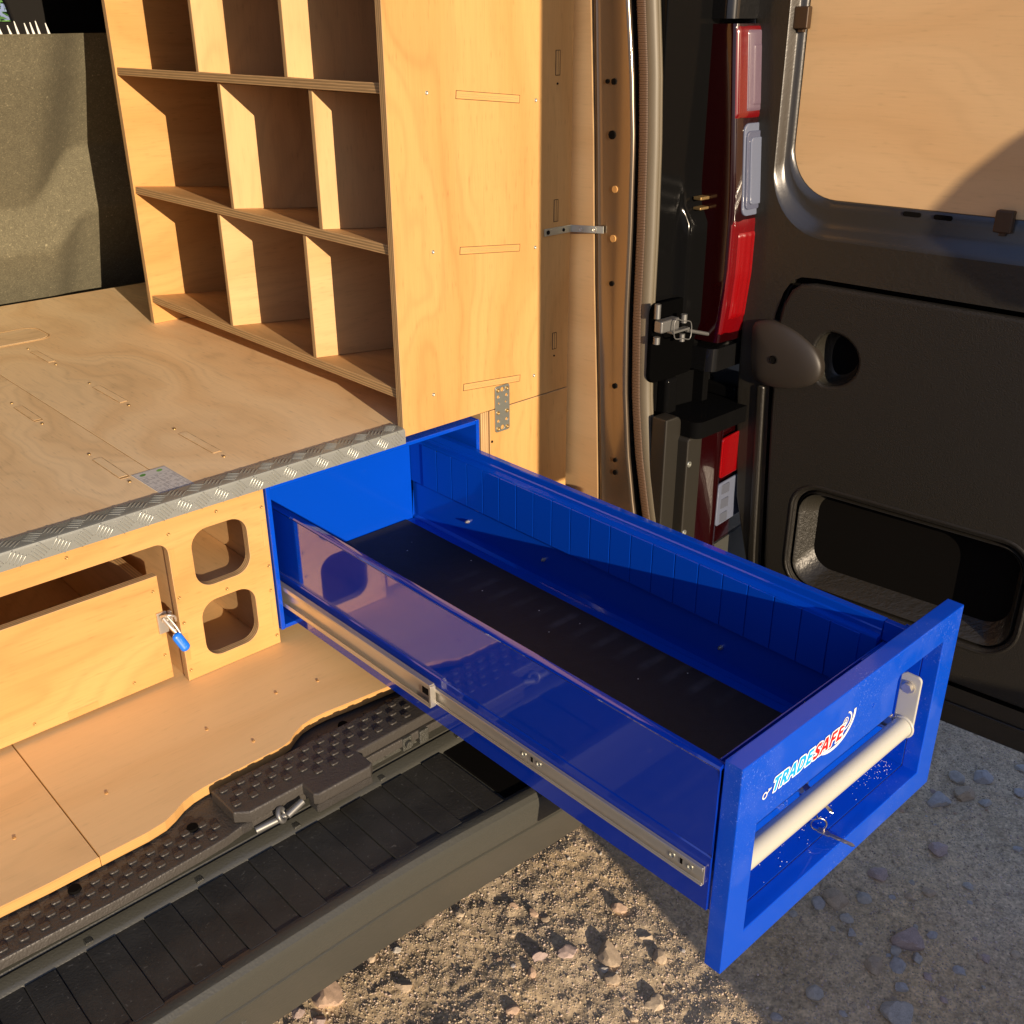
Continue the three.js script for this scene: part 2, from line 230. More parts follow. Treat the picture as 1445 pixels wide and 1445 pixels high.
// ------------------------------------------------------------------ ground
const GY = -0.74;
function gh(x, z) { // height of the gravel
  const n = (a, b, s) => { const x0 = Math.floor(a), y0 = Math.floor(b), p = a - x0, q = b - y0, P = p * p * (3 - 2 * p), Q = q * q * (3 - 2 * q); return lerp(lerp(hash(x0, y0, s), hash(x0 + 1, y0, s), P), lerp(hash(x0, y0 + 1, s), hash(x0 + 1, y0 + 1, s), P), Q) - 0.5; };
  const near = 1 / (1 + Math.pow(Math.hypot(x - 0.6, z - 0.5) / 6, 4));
  return near * (0.016 * n(x * 3, z * 3, 1) + 0.009 * n(x * 9, z * 9, 2) + 0.006 * n(x * 26, z * 26, 3) + 0.003 * n(x * 60, z * 60, 4) + 0.0014 * n(x * 130, z * 130, 5) + 0.0011 * n(x * 260, z * 260, 6));
}
{
  const axis = (a, b, n, far) => { const l = []; for (let i = 0; i <= n; i++) l.push(a + ((b - a) * i) / n); let s = (b - a) / n, lo = a, hi = b; while (hi < far) { s *= 1.35; lo -= s; hi += s; l.unshift(lo); l.push(hi); } return l; };
  const xs = axis(-0.45, 1.95, 520, 500), zs = axis(-0.75, 1.4, 430, 500), W = xs.length, H = zs.length, pos = new Float32Array(W * H * 3), uv = new Float32Array(W * H * 2), idx = [];
  for (let j = 0; j < H; j++) for (let i = 0; i < W; i++) { const k = j * W + i; pos.set([xs[i], gh(xs[i], zs[j]), zs[j]], k * 3); uv.set([xs[i] * 0.8, zs[j] * 0.8], k * 2); }
  for (let j = 0; j + 1 < H; j++) for (let i = 0; i + 1 < W; i++) { const a = j * W + i; idx.push(a, a + W, a + 1, a + 1, a + W, a + W + 1); }
  const g = new THREE.BufferGeometry(); g.setAttribute('position', new THREE.BufferAttribute(pos, 3)); g.setAttribute('uv', new THREE.BufferAttribute(uv, 2)); g.setIndex(idx); g.computeVertexNormals();
  const tex = texture(1024, 1024, (u, v) => {
    const a = fbm(u, v, 5, 5, 701, 5), b = fbm(u, v, 60, 60, 702, 3), c = vn(u, v, 300, 300, 703), sp = Math.pow(vn(u, v, 220, 220, 706), 7);
    const k = 0.78 + 0.3 * a + 0.5 * (b - 0.5) + 0.5 * (c - 0.5) + 0.4 * sp - 0.4 * Math.pow(vn(u, v, 130, 130, 750), 4), w = fbm(u, v, 7, 7, 720, 3);
    return [toS(0.62 * k * lerp(0.94, 1.06, w)), toS(0.48 * k), toS(0.3 * k * lerp(1.12, 0.88, w))];
  });
  const bump = texture(512, 512, (u, v) => 0.5 * vn(u, v, 200, 200, 733) + 0.5 * fbm(u, v, 60, 60, 735, 3), false); bump.repeat.set(1.7, 1.7);
  const ground = mesh('ground', g, new THREE.MeshStandardMaterial({ map: tex, roughness: 0.95, bumpMap: bump, bumpScale: 0.0005 }), null, [0, GY, 0]);
  tag(ground, 'rough dirt and gravel ground under the van', null, null, 'structure');
  // loose stones
  const stoneGeo = [];
  for (let k = 0; k < 8; k++) {
    let s = mergeVertices(new THREE.IcosahedronGeometry(1, 3).deleteAttribute('uv').deleteAttribute('normal'), 1e-4); const P = s.attributes.position, v = new THREE.Vector3();
    const cuts = Array.from({ length: 12 }, () => [new THREE.Vector3(rr(-1, 1), rr(-1, 1), rr(-1, 1)).normalize(), rr(0.5, 0.82)]);
    for (let i = 0; i < P.count; i++) { v.fromBufferAttribute(P, i); let r = 1; for (const [n, c] of cuts) { const d = v.dot(n); if (d > 0.05) r = Math.min(r, lerp(c / d, 1, 0.04)); } r = Math.min(r, 1) * (1 + 0.05 * Math.sin(v.x * 7 + k) * Math.sin(v.z * 6 + v.y * 5)); v.multiplyScalar(r); P.setXYZ(i, v.x, v.y, v.z); }
    stoneGeo.push(uvWorld(crease(s, 24), 0.5));
  }
  const stTex = texture(256, 256, (u, v) => { const n = fbm(u, v, 8, 8, 801, 4), c = vn(u, v, 110, 110, 802); const k = 0.7 + 0.4 * n + 0.45 * (c - 0.5); return [toS(k * 0.62), toS(k * 0.62), toS(k * 0.62)]; });
  const stMat = [[0.46, 0.36, 0.25], [0.43, 0.4, 0.35], [0.48, 0.34, 0.24], [0.42, 0.4, 0.38], [0.5, 0.4, 0.28], [0.44, 0.34, 0.3]].map((c) => new THREE.MeshStandardMaterial({ map: stTex, color: lin(...c.map((x) => Math.min(1, x * 1.75))), roughness: 0.85 }));
  const put = (x, z, s, flat, sink, m) => {
    const o = mesh('stone', stoneGeo[Math.floor(rnd() * 8)], stMat[m ?? Math.floor(rnd() * 6)], ground, [x, gh(x, z) + s * flat * sink, z]);
    o.scale.set(s * rr(0.85, 1.1), s * flat, s * rr(0.7, 0.95)); o.rotation.y = rnd() * 6.28; o.rotation.x = rr(-0.15, 0.15);
  };
  const seen = [[1.522, .767, .058], [1.57, .807, .072], [1.47, .807, .067], [1.472, .861, .041], [1.402, .773, .076], [1.059, .797, .063], [.963, .809, .051], [.875, .745, .05], [.913, .772, .078], [.883, .818, .038], [.851, .848, .03], [.922, .947, .077], [.877, .938, .033], [.85, .96, .059], [.81, .927, .059], [.89, .981, .033], [.926, 1.058, .033], [1, 1.081, .033], [.731, 1.022, .078], [.553, .857, .03], [.623, .836, .026], [.654, .879, .057], [.794, .995, .037], [1.238, .856, .06], [1.687, .861, .04], [1.579, .904, .039], [1.045, .881, .026], [1.172, .963, .035], [.978, .971, .028], [.864, 1.019, .027], [.832, .813, .022], [1.377, .986, .025], [1.085, .906, .04],
    [.414, .518, .072], [.352, .459, .054], [.376, .325, .033], [.387, .353, .029], [.359, .278, .03], [.251, .207, .044], [.186, .178, .044], [.301, .422, .043], [-.085, .184, .085], [.037, .165, .043], [.536, .444, .045], [.394, .663, .056], [.374, .567, .042], [-.154, .176, .049], [.259, .438, .035], [.494, .592, .058], [.167, .48, .041], [.512, .541, .036], [.042, .277, .042], [-.134, .224, .035]];
  seen.forEach(([x, z, s], i) => put(x, z, s * 0.5, rr(0.45, 0.68), i < 33 ? rr(0.1, 0.45) : rr(-0.25, 0.2), i < 33 ? [1, 3, 0, 1, 3, 5][i % 6] : [0, 2, 4, 0, 5, 2][i % 6]));
  for (let k = 0; k < 235; k++) put(rr(-0.25, 1.8), rr(0.1, 1.25), 0.004 + 0.01 * Math.pow(rnd(), 2.5), rr(0.4, 0.75), rr(-0.2, 0.4));
  const N = 170000, gr = new THREE.InstancedMesh(mergeVertices(new THREE.IcosahedronGeometry(1, 0).deleteAttribute('uv').deleteAttribute('normal')), new THREE.MeshStandardMaterial({ color: 0xffffff, roughness: 0.9 }), N), m4 = new THREE.Matrix4(), q = new THREE.Quaternion(), e = new THREE.Euler(), c = new THREE.Color();
  gr.geometry.computeVertexNormals();
  for (let i = 0; i < N; i++) {
    const x = rr(-0.4, 1.9), z = rr(-0.2, 1.35), s = 0.0007 + 0.0009 * rnd() + 0.0024 * Math.pow(rnd(), 12); e.set(rnd() * 6, rnd() * 6, rnd() * 6); q.setFromEuler(e);
    m4.compose(new THREE.Vector3(x, gh(x, z) - s * 0.1, z), q, new THREE.Vector3(s * rr(0.8, 1.4), s * rr(0.6, 1), s)); gr.setMatrixAt(i, m4);
    const b = rr(0.3, 0.62); c.setRGB(b * rr(1, 1.12), b * 0.86, b * rr(0.55, 0.75)); gr.setColorAt(i, c);
  }
  gr.name = 'gravel'; gr.castShadow = gr.receiveShadow = true; ground.add(gr); tag(gr, null, null, null, 'stuff');
}

// ------------------------------------------------------------------ plywood van floor
{
  const f = thing('plywood_floor', 'orange plywood van floor with wavy front edge above the black sill', 'van floor');
  const front = [[-0.637, .319], [-0.573, .321], [-0.5, .32], [-0.425, .32], [-.395, .316], [-.375, .307], [-.355, .295], [-.335, .288], [-.315, .285], [-.24, .283], [-.171, .282], [-.152, .277], [-.135, .265], [-.114, .254], [-.09, .25], [-.062, .25], [-.007, .256], [.076, .264], [.95, .3]];
  const zf = (x) => interp(front, x);
  const mk = (x0, x1) => { const pts = [[x0, -1.55], [x1, -1.55], [x1, zf(x1)]]; for (const [x, z] of [...front].reverse()) if (x > x0 && x < x1) pts.push([x, z]); pts.push([x0, zf(x0)]); return shapeOf(pts); };
  plyPlate('floor_board', mk(-1.33, -0.4985), 'xz', 0, T, M.floor, f, false, M.panel);
  plyPlate('floor_board', mk(-0.4975, 0.8), 'xz', 0, T, M.floor, f, false, M.panel);
  for (const [x, z] of [[-.575, .196], [-.433, .193], [-.239, .153], [-.096, .141], [-.197, .236], [-.02, .16]]) screw(f, x, 0.0002, z, 0.0026, M.panel, 'y');
}

// ------------------------------------------------------------------ raised plywood deck unit
{
  const d = thing('deck_unit', 'raised plywood load deck with cut-out front panel and tread plate edge', 'load deck');
  plyBox('deck_board', [-0.139, 0.79], [DECK - T, DECK], [ZB + 0.004, -0.004], M.birch, d, 'z');
  plyBox('deck_board', [-1.32, -0.14], [DECK - T, DECK], [ZB + 0.004, -0.004], M.birch, d, 'z');
  // front panel with the two rounded openings and the wide drawer opening
  const outline = [[-1.32, 0.2875], [-1.32, DECK - T], [0, DECK - T], [0, 0.001], [-0.193, 0.001]];
  for (let i = 0; i <= 6; i++) { const a = (i / 6) * 90 * D2R; outline.push([-0.215 + 0.022 * Math.cos(a), 0.2655 + 0.022 * Math.sin(a)]); }
  const holes = [[-0.15, 0.177, -0.0415, 0.29], [-0.15, 0.03, -0.0415, 0.146]].map(([a, b, c, e]) => rrect(a, b, c, e, 0.032, 8).reverse());
  plyPlate('front_panel', shapeOf(outline.reverse(), holes), 'xy', 0, T, M.panel, d);
  // uprights and cubby lining behind the panel
  plyBox('upright', [-0.19, -0.172], [0.001, DECK - T - 0.001], [-1.2, -T - 0.001], M.shelf, d, 'z');
  plyBox('upright', [-0.018, -0.001], [0.001, DECK - T - 0.001], [-1.2, -T - 0.001], M.shelf, d, 'z');
  plyBox('cubby_shelf', [-0.171, -0.019], [0.152, 0.168], [-0.5, -T - 0.001], M.shelf, d, 'z');
  plyBox('cubby_back', [-0.171, -0.019], [0.002, 0.34], [-0.52, -0.505], M.shelf, d, 'x');
  for (const [a, b] of [[0.218, 0.272], [0.044, 0.101]]) plyBox('tenon', [-0.191, -0.1825], [a, b], [-0.006, 0.0007], M.panel, d, 'y', M.edge, 0.0003);
  for (const [a, b] of [[0.215, 0.268], [0.044, 0.1]]) plyBox('tenon', [-0.0115, -0.0015], [a, b], [-0.006, 0.0007], M.panel, d, 'y', M.edge, 0.0003);
  for (const [x, y] of [[-.188, .301], [-.008, .295], [-.007, .173], [-.009, .121], [-.007, .021], [-.187, .175], [-.186, .123], [-.187, .023], [-.096, .158], [-.36, .318], [-.096, .315]]) screw(d, x, y, 0.0004, 0.003);
  // tenons that show in the deck top, two rows
  for (const [x, a, b] of [[-.013, -1.067, -.947], [-.013, -.691, -.546], [-.0085, -.286, -.146], [-.19, -.672, -.56], [-.188, -.271, -.155]]) {
    plyBox('deck_tenon', [x - 0.008, x + 0.008], [DECK - 0.01, DECK + 0.0009], [a, b], M.birch, d, 'z', M.edge, 0.0004);
    mesh('tenon_gap', merge([box([x - 0.0098, x - 0.0084], [DECK - 0.01, DECK + 0.0003], [a, b], 0.0002, 1), box([x + 0.0084, x + 0.0098], [DECK - 0.01, DECK + 0.0003], [a, b], 0.0002, 1), box([x - 0.009, x + 0.009], [DECK - 0.01, DECK + 0.0004], [b + 0.0004, b + (x < -0.1 ? 0.008 : 0.0016)], 0.0002, 1)]), M.edge, d);
    for (const z of [a - 0.03, b + 0.03]) screw(d, x - 0.002, DECK + 0.0004, z, 0.003, M.brass, 'y');
  }
  // rounded access lid let into the deck
  const lid = extrude(shapeOf(rrect(-0.42, -1.295, 0.07, -1.165, 0.035, 8)), 0.006, 0.0018, 1); lid.rotateX(Math.PI / 2); lid.translate(0, DECK + 0.0012, 0);
  mesh('access_lid', uvWorld(lid), M.birch, d);
  const rim = rrect(-0.424, -1.299, 0.074, -1.161, 0.038, 8).map(([x, z]) => [x, DECK + 0.0005, z]); mesh('lid_rim', tube(rim, 0.0014, 120, 5, true), M.edge, d);
  // tread plate angle along the front edge
  const s = [[-0.034, 0], [-0.034, 0.0028], [-0.002, 0.0028], [0.0042, 0.0014], [0.0065, -0.004], [0.0065, -0.0285], [0.0035, -0.0285], [0.0035, -0.003], [0.0015, -0.0005], [-0.002, 0]];
  const g = new THREE.ExtrudeGeometry(shapeOf(s), { depth: 1.64, bevelEnabled: false }); g.rotateY(-Math.PI / 2); // shape x -> z, extrusion -> -x
  g.translate(0.3215, DECK, 0); const ed = mesh('tread_edge', crease(g, 40), M.alu, d);
  const bars = []; // raised five-bar pattern
  for (let k = 0; k < 46; k++) {
    const x0 = 0.3 - k * 0.035;
    for (let n = 0; n < 5; n++) { const b = new THREE.SphereGeometry(1, 8, 5); b.scale(0.0125, 0.0011, 0.0014); b.rotateY((k % 2 ? 45 : -45) * D2R); const t = b.clone(); const off = (n - 2) * 0.0062; t.translate(x0 + off * 0.75, DECK + 0.0028, -0.017 + off * (k % 2 ? 0.75 : -0.75)); bars.push(t);
      const f = new THREE.SphereGeometry(1, 8, 5); f.scale(0.0115, 0.0014, 0.0011); f.rotateZ((k % 2 ? 52 : -52) * D2R); f.translate(x0 + off * 0.75, DECK - 0.0145 + off * (k % 2 ? -0.55 : 0.55), 0.0065); bars.push(f); }
  }
  const br = mesh('tread_bars', merge(bars), M.alu, ed); br.userData.kind = 'stuff';
}
{ // print label on the deck
  const cv = document.createElement('canvas'); cv.width = 256; cv.height = 400; const c = cv.getContext('2d');
  c.fillStyle = '#d3d2cf'; c.fillRect(0, 0, 256, 400); c.strokeStyle = '#8d8d90'; c.lineWidth = 3; c.strokeRect(6, 6, 244, 388);
  c.fillStyle = '#5d9a48'; for (const [x, y] of [[60, 50], [190, 46]]) { c.beginPath(); c.ellipse(x, y, 26, 18, -0.5, 0, 7); c.fill(); c.fillStyle = '#7bb55f'; }
  c.strokeStyle = '#7d7d82'; c.lineWidth = 2; for (let y = 90; y < 390; y += 60) { c.beginPath(); c.moveTo(8, y); c.lineTo(248, y); c.stroke(); } c.beginPath(); c.moveTo(120, 150); c.lineTo(120, 390); c.stroke();
  c.fillStyle = '#77777c'; for (let y = 104; y < 380; y += 15) for (let x = 16; x < 236; x += 34) if (hash(x, y, 3) > 0.35) c.fillRect(x, y, 10 + 20 * hash(x, y, 4), 5);
  const t = new THREE.CanvasTexture(cv); t.colorSpace = THREE.SRGBColorSpace;
  const g = new THREE.BoxGeometry(0.064, 0.0006, 0.112); const o = mesh('paper_label', g, [M.white, M.white, new THREE.MeshStandardMaterial({ map: t, roughness: 0.5 }), M.white, M.white, M.white], null, [-0.143, DECK + 0.0005, -0.094]); o.rotation.y = 0.02;
  tag(o, 'small white printed label with green marks stuck on the deck near the tread plate', 'label');
}

// ------------------------------------------------------------------ plywood drawer under the deck
{
  const d = thing('plywood_drawer', 'plain plywood drawer under the deck with a blue-handled toggle latch', 'drawer', [0, 0, 0]);
  plyPlate('front_board', shapeOf([[-1.05, 0.01], [-0.212, 0.01], [-0.212, 0.221], [-1.05, 0.221]]), 'xy', -0.02, T, M.panel, d);
  plyBox('drawer_side', [-0.231, -0.2135], [0.012, 0.2], [-0.9, -0.0385], M.shelf, d, 'z');
  plyBox('drawer_base', [-1.04, -0.232], [0.02, 0.034], [-0.9, -0.0385], M.shelf, d, 'z');
  plyBox('drawer_back', [-1.04, -0.232], [0.035, 0.2], [-0.918, -0.902], M.shelf, d, 'x');
  plyBox('tenon', [-0.2215, -0.2135], [0.099, 0.147], [-0.026, -0.0193], M.panel, d, 'y', M.edge, 0.0003);
  plyBox('tenon', [-0.405, -0.352], [0.011, 0.026], [-0.026, -0.0193], M.panel, d, 'x', M.edge, 0.0003);
  for (const [x, y] of [[-.224, .194], [-.222, .062], [-.285, .031], [-.46, .031]]) screw(d, x, y, -0.0196, 0.0028);
  // toggle latch
  const L = mesh('toggle_latch', merge([box([-0.226, -0.208], [0.108, 0.15], [-0.0195, -0.015], 0.001), box([-0.206, -0.199], [0.112, 0.148], [-0.0195, -0.012], 0.001), cyl([-0.221, 0.145, -0.01], [-0.204, 0.142, -0.008], 0.0035), cyl([-0.221, 0.138, -0.008], [-0.204, 0.136, -0.006], 0.003), tube([[-0.222, 0.146, -0.009], [-0.214, 0.152, 0.004], [-0.203, 0.146, 0.006], [-0.2, 0.134, 0.002]], 0.0022, 20, 6), tube([[-0.219, 0.143, -0.006], [-0.213, 0.128, 0.006], [-0.208, 0.118, 0.012]], 0.0035, 20, 7), tube([[-0.212, 0.146, -0.004], [-0.205, 0.128, 0.008], [-0.2, 0.112, 0.014]], 0.0022, 20, 6)]), M.steel, d);
  const a = new THREE.CapsuleGeometry(0.0075, 0.024, 5, 12); a.scale(1.25, 1, 0.75); a.rotateZ(0.35); a.rotateX(-0.35); a.translate(-0.2035, 0.099, 0.018); mesh('latch_lever', a, M.lever, L);
}

// ------------------------------------------------------------------ shelving unit
const XS = 0.3215, XW = 0.787, LZ = -1.101;
{
  const u = thing('shelving_unit', 'tall plywood shelving unit with pigeonholes standing on the deck edge', 'shelving');
  const P = [[XS, 0.3425], [XW, 0.3425], [XW + 0.002, 0.7], [XW, 1.72], [XS, 1.72]];
  plyPlate('side_panel', shapeOf(P), 'xy', 0, T, M.panel, u, true);
  plyBox('side_panel', [XS, XW], [DECK + 0.001, 1.72], [LZ - T, LZ], M.panel, u, 'x');
  const shelves = [[0.419, 0.437], [0.700, 0.718], [0.980, 0.998], [1.262, 1.28], [1.54, 1.558]];
  const TILT = 0.0945, tl = Math.tan(TILT), drop = (x) => -(x - XS) * tl;
  for (const [a, b] of shelves) { const L = (XW - 0.014 - XS - 0.004) / Math.cos(TILT), o = plyBox('shelf_board', [0, L], [a, b], [LZ + 0.0005, -T - 0.0005], M.shelf, u, 'z'); o.rotation.z = -TILT; o.position.x = XS + 0.004 + (L / 2) * Math.cos(TILT); o.position.y -= (L / 2) * Math.sin(TILT); }
  const rows = [[-.679, -.318], [-.607, -.252], [-.694, -.333], [-.64, -.3]];
  rows.forEach((r, i) => r.forEach((z) => { const xa = XS + 0.008, xb = XW - 0.014, lo = shelves[i][1] + 0.0007, hi = shelves[i + 1][0] - 0.0007; plyPlate('divider', shapeOf([[xa, lo + drop(xa)], [xb, lo + drop(xb)], [xb, hi + drop(xb)], [xa, hi + drop(xa)]]), 'xy', z + 0.006, 0.012, M.shelf, u, i !== 0); }));
  plyBox('back_board', [XW - 0.011, XW - 0.001], [DECK + 0.002, 1.71], [LZ + 0.0005, -T - 0.0005], M.shelf, u, 'z');
  // tenon ends that show in the near panel
  for (const yc of [0.9655, 0.682, 0.403]) {
    const h = 0.0065, at = (o) => { o.rotation.z = -TILT; o.position.x = 0.5605; o.position.y = yc; };
    at(plyBox('tenon', [-0.0795, 0.0795], [-h, h], [-0.008, 0.0009], M.panel, u, 'x', M.edge, 0.0004));
    for (const f of [-0.35, 0.15]) at(mesh('tenon_line', box([-0.077, 0.077], [f * h, f * h + 0.0009], [0, 0.0012], 0.0003), M.edge, u));
    at(mesh('tenon_gap', merge([box([-0.081, 0.081], [h + 0.0001, h + 0.001], [-0.001, 0.0005], 0.0002), box([-0.081, 0.081], [-h - 0.001, -h - 0.0001], [-0.001, 0.0005], 0.0002), box([-0.0808, -0.0798], [-h, h], [-0.001, 0.0006], 0.0002), box([0.0798, 0.0808], [-h, h], [-0.001, 0.0006], 0.0002)]), M.gap, u));
  }
  for (const [a, b] of [[.998, 1.042], [.715, .758], [.44, .475]]) {
    plyBox('tenon', [0.7395, 0.7495], [a, b], [-0.008, 0.0008], M.panel, u, 'y', M.edge, 0.0004);
    mesh('tenon_gap', merge([box([0.738, 0.7392], [a, b], [-0.001, 0.0006], 0.0002), box([0.7498, 0.751], [a, b], [-0.001, 0.0006], 0.0002), box([0.738, 0.751], [b, b + 0.0012], [-0.001, 0.0006], 0.0002), box([0.738, 0.751], [a - 0.0012, a], [-0.001, 0.0006], 0.0002), box([0.7442, 0.7449], [a, b], [0, 0.0011], 0.0002)]), M.dark, u);
    screw(u, 0.744, a - 0.016, 0.0004, 0.002, M.dark);
  }
  for (const [x, y] of [[.412, .979], [.413, .697], [.401, .414], [.684, .954], [.684, .669], [.682, .392]]) screw(u, x, y, 0.0004, 0.0036, M.zinc);
  // lower panel on the right of the blue housing, and the batten beside it
  plyPlate('lower_panel', shapeOf([[0.552, 0.001], [XW + 0.002, 0.001], [XW + 0.002, 0.3405], [0.552, 0.3405]]), 'xy', 0, T, M.panel, u, true);
  plyBox('batten', [0.53, 0.551], [0.001, 0.34], [-0.5, -0.004], M.shelf, u, 'y');
  plyBox('tenon', [0.5535, 0.561], [0.19, 0.24], [-0.006, 0.0007], M.panel, u, 'y', M.edge, 0.0003); screw(u, 0.557, 0.27, 0.0004, 0.0028, M.dark);
  // perforated steel jointing plate
  const jp = rrect(0.5655, 0.288, 0.6075, 0.392, 0.006, 5), hole = (x, y, r) => Array.from({ length: 12 }, (_, i) => [x + r * Math.cos(-i * Math.PI / 6), y + r * Math.sin(-i * Math.PI / 6)]);
  const hs = [[0.5865, 0.383, .0052], [0.5865, 0.297, .0052], [0.5745, 0.368, .0036], [0.5985, 0.368, .0036], [0.5765, 0.353, .0024], [0.5965, 0.353, .0024], [0.5745, 0.313, .0036], [0.5985, 0.313, .0036]];
  const plate = mesh('jointing_plate', uvWorld(crease(extrude(shapeOf(jp, hs.map((h) => hole(...h))), 0.0026, 0.0005, 1))), M.zinc, u, [0, 0, 0.0004]);
  for (const [x, y] of [[0.5735, 0.383], [0.5995, 0.383], [0.5735, 0.332], [0.5995, 0.332], [0.5735, 0.296], [0.5995, 0.296]]) screw(plate, x, y, 0.003, 0.0045, M.brass);
  // bent steel tie to the van side
  const b1 = box([0.709, 0.79], [0.6875, 0.703], [0.0006, 0.0034], 0.0008), b2 = box([-0.036, 0.036], [-0.0075, 0.0075], [-0.0014, 0.0014], 0.0008); b2.rotateY(-62 * D2R); b2.translate(0.806, 0.695, 0.033);
  const tie = mesh('corner_tie', merge([b1, b2]), M.zinc, u);
  screw(tie, 0.719, 0.695, 0.0036, 0.0046, M.dark); screw(tie, 0.765, 0.695, 0.0036, 0.0036, M.dark);
  for (const t of [-0.012, 0.017]) screw(tie, 0.8025 + t * 0.47, 0.695, 0.0335 + t * 0.88, 0.004, M.steel, 'x').rotation.set(0, 0.5, Math.PI);
}

// ------------------------------------------------------------------ blue drawer housing
{
  const h = thing('drawer_housing', 'blue sheet steel drawer housing set in the plywood under the shelving', 'drawer housing');
  const x0 = 0.002, x1 = 0.517, y0 = 0.03, y1 = 0.333, t = 0.009;
  mesh('housing_side', box([x0, x0 + t], [y0, y1], [-1.1, 0.006]), M.blue, h);
  mesh('housing_side', box([x1 - t, x1], [y0, y1], [-1.1, 0.006]), M.blue, h);
  mesh('housing_top', box([x0 + t + 0.0003, x1 - t - 0.0003], [y1 - t, y1 - 0.0005], [-1.1, 0.0055]), M.blue, h);
  mesh('housing_base', box([x0 + t + 0.0003, x1 - t - 0.0003], [y0 + 0.0005, y0 + t], [-1.1, 0.0055]), M.blue, h);
  mesh('housing_back', box([x0, x1], [y0, y1], [-1.112, -1.1003]), M.blue, h);
}

// ------------------------------------------------------------------ blue drawer
const DZ = 1.032;
{
  const d = thing('pull_out_drawer', 'long glossy blue steel drawer pulled out over the bumper', 'drawer');
  const xl = 0.031, xr = 0.497, yb = 0.04, yt = 0.2755, zb = -0.186, zf = 1.0035;
  // near side: sheet with rolled top and a pressed line above the runner
  const prof = [[0, yb], [0, 0.129], [0.0014, 0.131], [0.0014, 0.133], [0, 0.135], [0, 0.2685], [-0.0012, 0.2715], [0.0005, 0.2745], [0.004, yt], [0.0105, yt], [0.0125, 0.2735], [0.0125, 0.2705], [0.011, 0.2695], [0.005, 0.2695], [0.0035, 0.267], [0.0035, yb]];
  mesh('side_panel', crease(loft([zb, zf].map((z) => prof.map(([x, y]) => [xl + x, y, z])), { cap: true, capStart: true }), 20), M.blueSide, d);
  // far side: ledge, slotted strip, foot
  const pf = [[xr, yb], [xr, yt], [xr - 0.012, yt], [xr - 0.013, 0.2735], [xr - 0.013, 0.262], [xr - 0.016, 0.2605], [xr - 0.016, 0.2535], [xr - 0.025, 0.2515], [xr - 0.0265, 0.249], [xr - 0.0265, 0.148], [xr - 0.02, 0.142], [xr - 0.0195, 0.06], [xr - 0.024, 0.0535], [xr - 0.024, yb]].reverse();
  const fs = mesh('side_panel', crease(loft([zb, 0.966].map((z) => pf.map(([x, y]) => [x, y, z])), { cap: true, capStart: true }), 25), M.blue, d);
  const zs = []; for (let i = 0; i <= 22; i++) zs.push(-0.135 + i * 0.0512);
  mesh('ledge', box([xr - 0.012, xr - 0.0005], [0.2425, yt], [0.9665, zf], 0.001, 1), M.blue, fs);
  for (let i = 0; i < 21; i++) mesh('slot_plate', box([xr - 0.0296, xr - 0.0267], [0.149, 0.2485], [zs[i] + 0.0008, zs[i + 1] - 0.0008], 0.001, 1), M.blue, fs);
  for (const [z, y] of [[0.01, .108], [.247, .106], [.689, .103], [.93, .1]]) { const b = cyl([xr - 0.0197, y, z], [xr - 0.0255, y, z], 0.004, 6); mesh('bolt', merge([b, cyl([xr - 0.0256, y, z], [xr - 0.029, y, z], 0.002, 8)]), M.steel, fs); }
  mesh('back_panel', box([xl + 0.004, xr - 0.0275], [yb + 0.012, 0.2685], [zb + 0.0005, zb + 0.0045], 0.001), M.blue, d);
  mesh('bottom_panel', box([xl + 0.0038, xr - 0.0205], [yb + 0.001, yb + 0.0125], [zb + 0.005, 0.967], 0.001), M.blue, d);
  // front: frame with an L-shaped recess beside the flush badge panel
  const fl = 0.0372, fr = 0.6044, fb = -0.0585, ft = 0.2833, X0 = 0.083, X1 = 0.556, Y0 = -0.012, Y1 = 0.238, YP = 0.173, XP = 0.42;
  const rec = [[X0, Y0], [X1, Y0], [X1, Y1], [XP + 0.004, Y1], [XP, Y1 - 0.006], [XP, YP], [X0, YP]];
  const fg = extrude(shapeOf([[fl, fb], [fr, fb], [fr, ft], [fl, ft]], [rec.slice().reverse()]), 0.028, 0.0022, 3); fg.translate(0, 0, DZ - 0.028);
  const front = mesh('front_panel', uvWorld(crease(fg, 30)), M.blueFront, d);
  // recess box behind the opening, welded to the frame
  const t = 0.003, zk = 0.972;
  mesh('recess_box', merge([box([X0, X1], [Y0 - t, Y0 - 0.0002], [zk, DZ - 0.0285], 0.0008), box([X1 + 0.0002, X1 + t], [Y0 - t, Y1 + t], [zk, DZ - 0.0285], 0.0008), box([X0 - t, X0 - 0.0002], [Y0 - t, YP + t], [zk, DZ - 0.0285], 0.0008), box([X0, XP - 0.0005], [YP + 0.0002, YP + t], [zk, DZ - 0.0285], 0.0008), box([XP - t, XP - 0.0002], [YP + t + 0.0003, Y1 + t], [zk, DZ - 0.0285], 0.0008), box([XP, X1], [Y1 + 0.0002, Y1 + t], [zk, DZ - 0.0285], 0.0008), box([X0 - t, X1 + t], [Y0 - t, Y1 + t], [zk - t, zk - 0.0003], 0.0008)]), M.blue, front);
  const dent = new THREE.SphereGeometry(0.0035, 12, 8); dent.scale(1, 1, 0.4); mesh('dent_bump', dent, M.blue, front, [0.352, 0.222, DZ]);  // raised bump stands in for a dent that glints
  // badge lettering
  const cv = document.createElement('canvas'); cv.width = 1024; cv.height = 256; const c = cv.getContext('2d');
  c.save(); c.translate(88, 196); c.transform(1, 0, -0.3, 1, 0, 0); c.font = 'bold 128px sans-serif'; c.lineJoin = 'round';
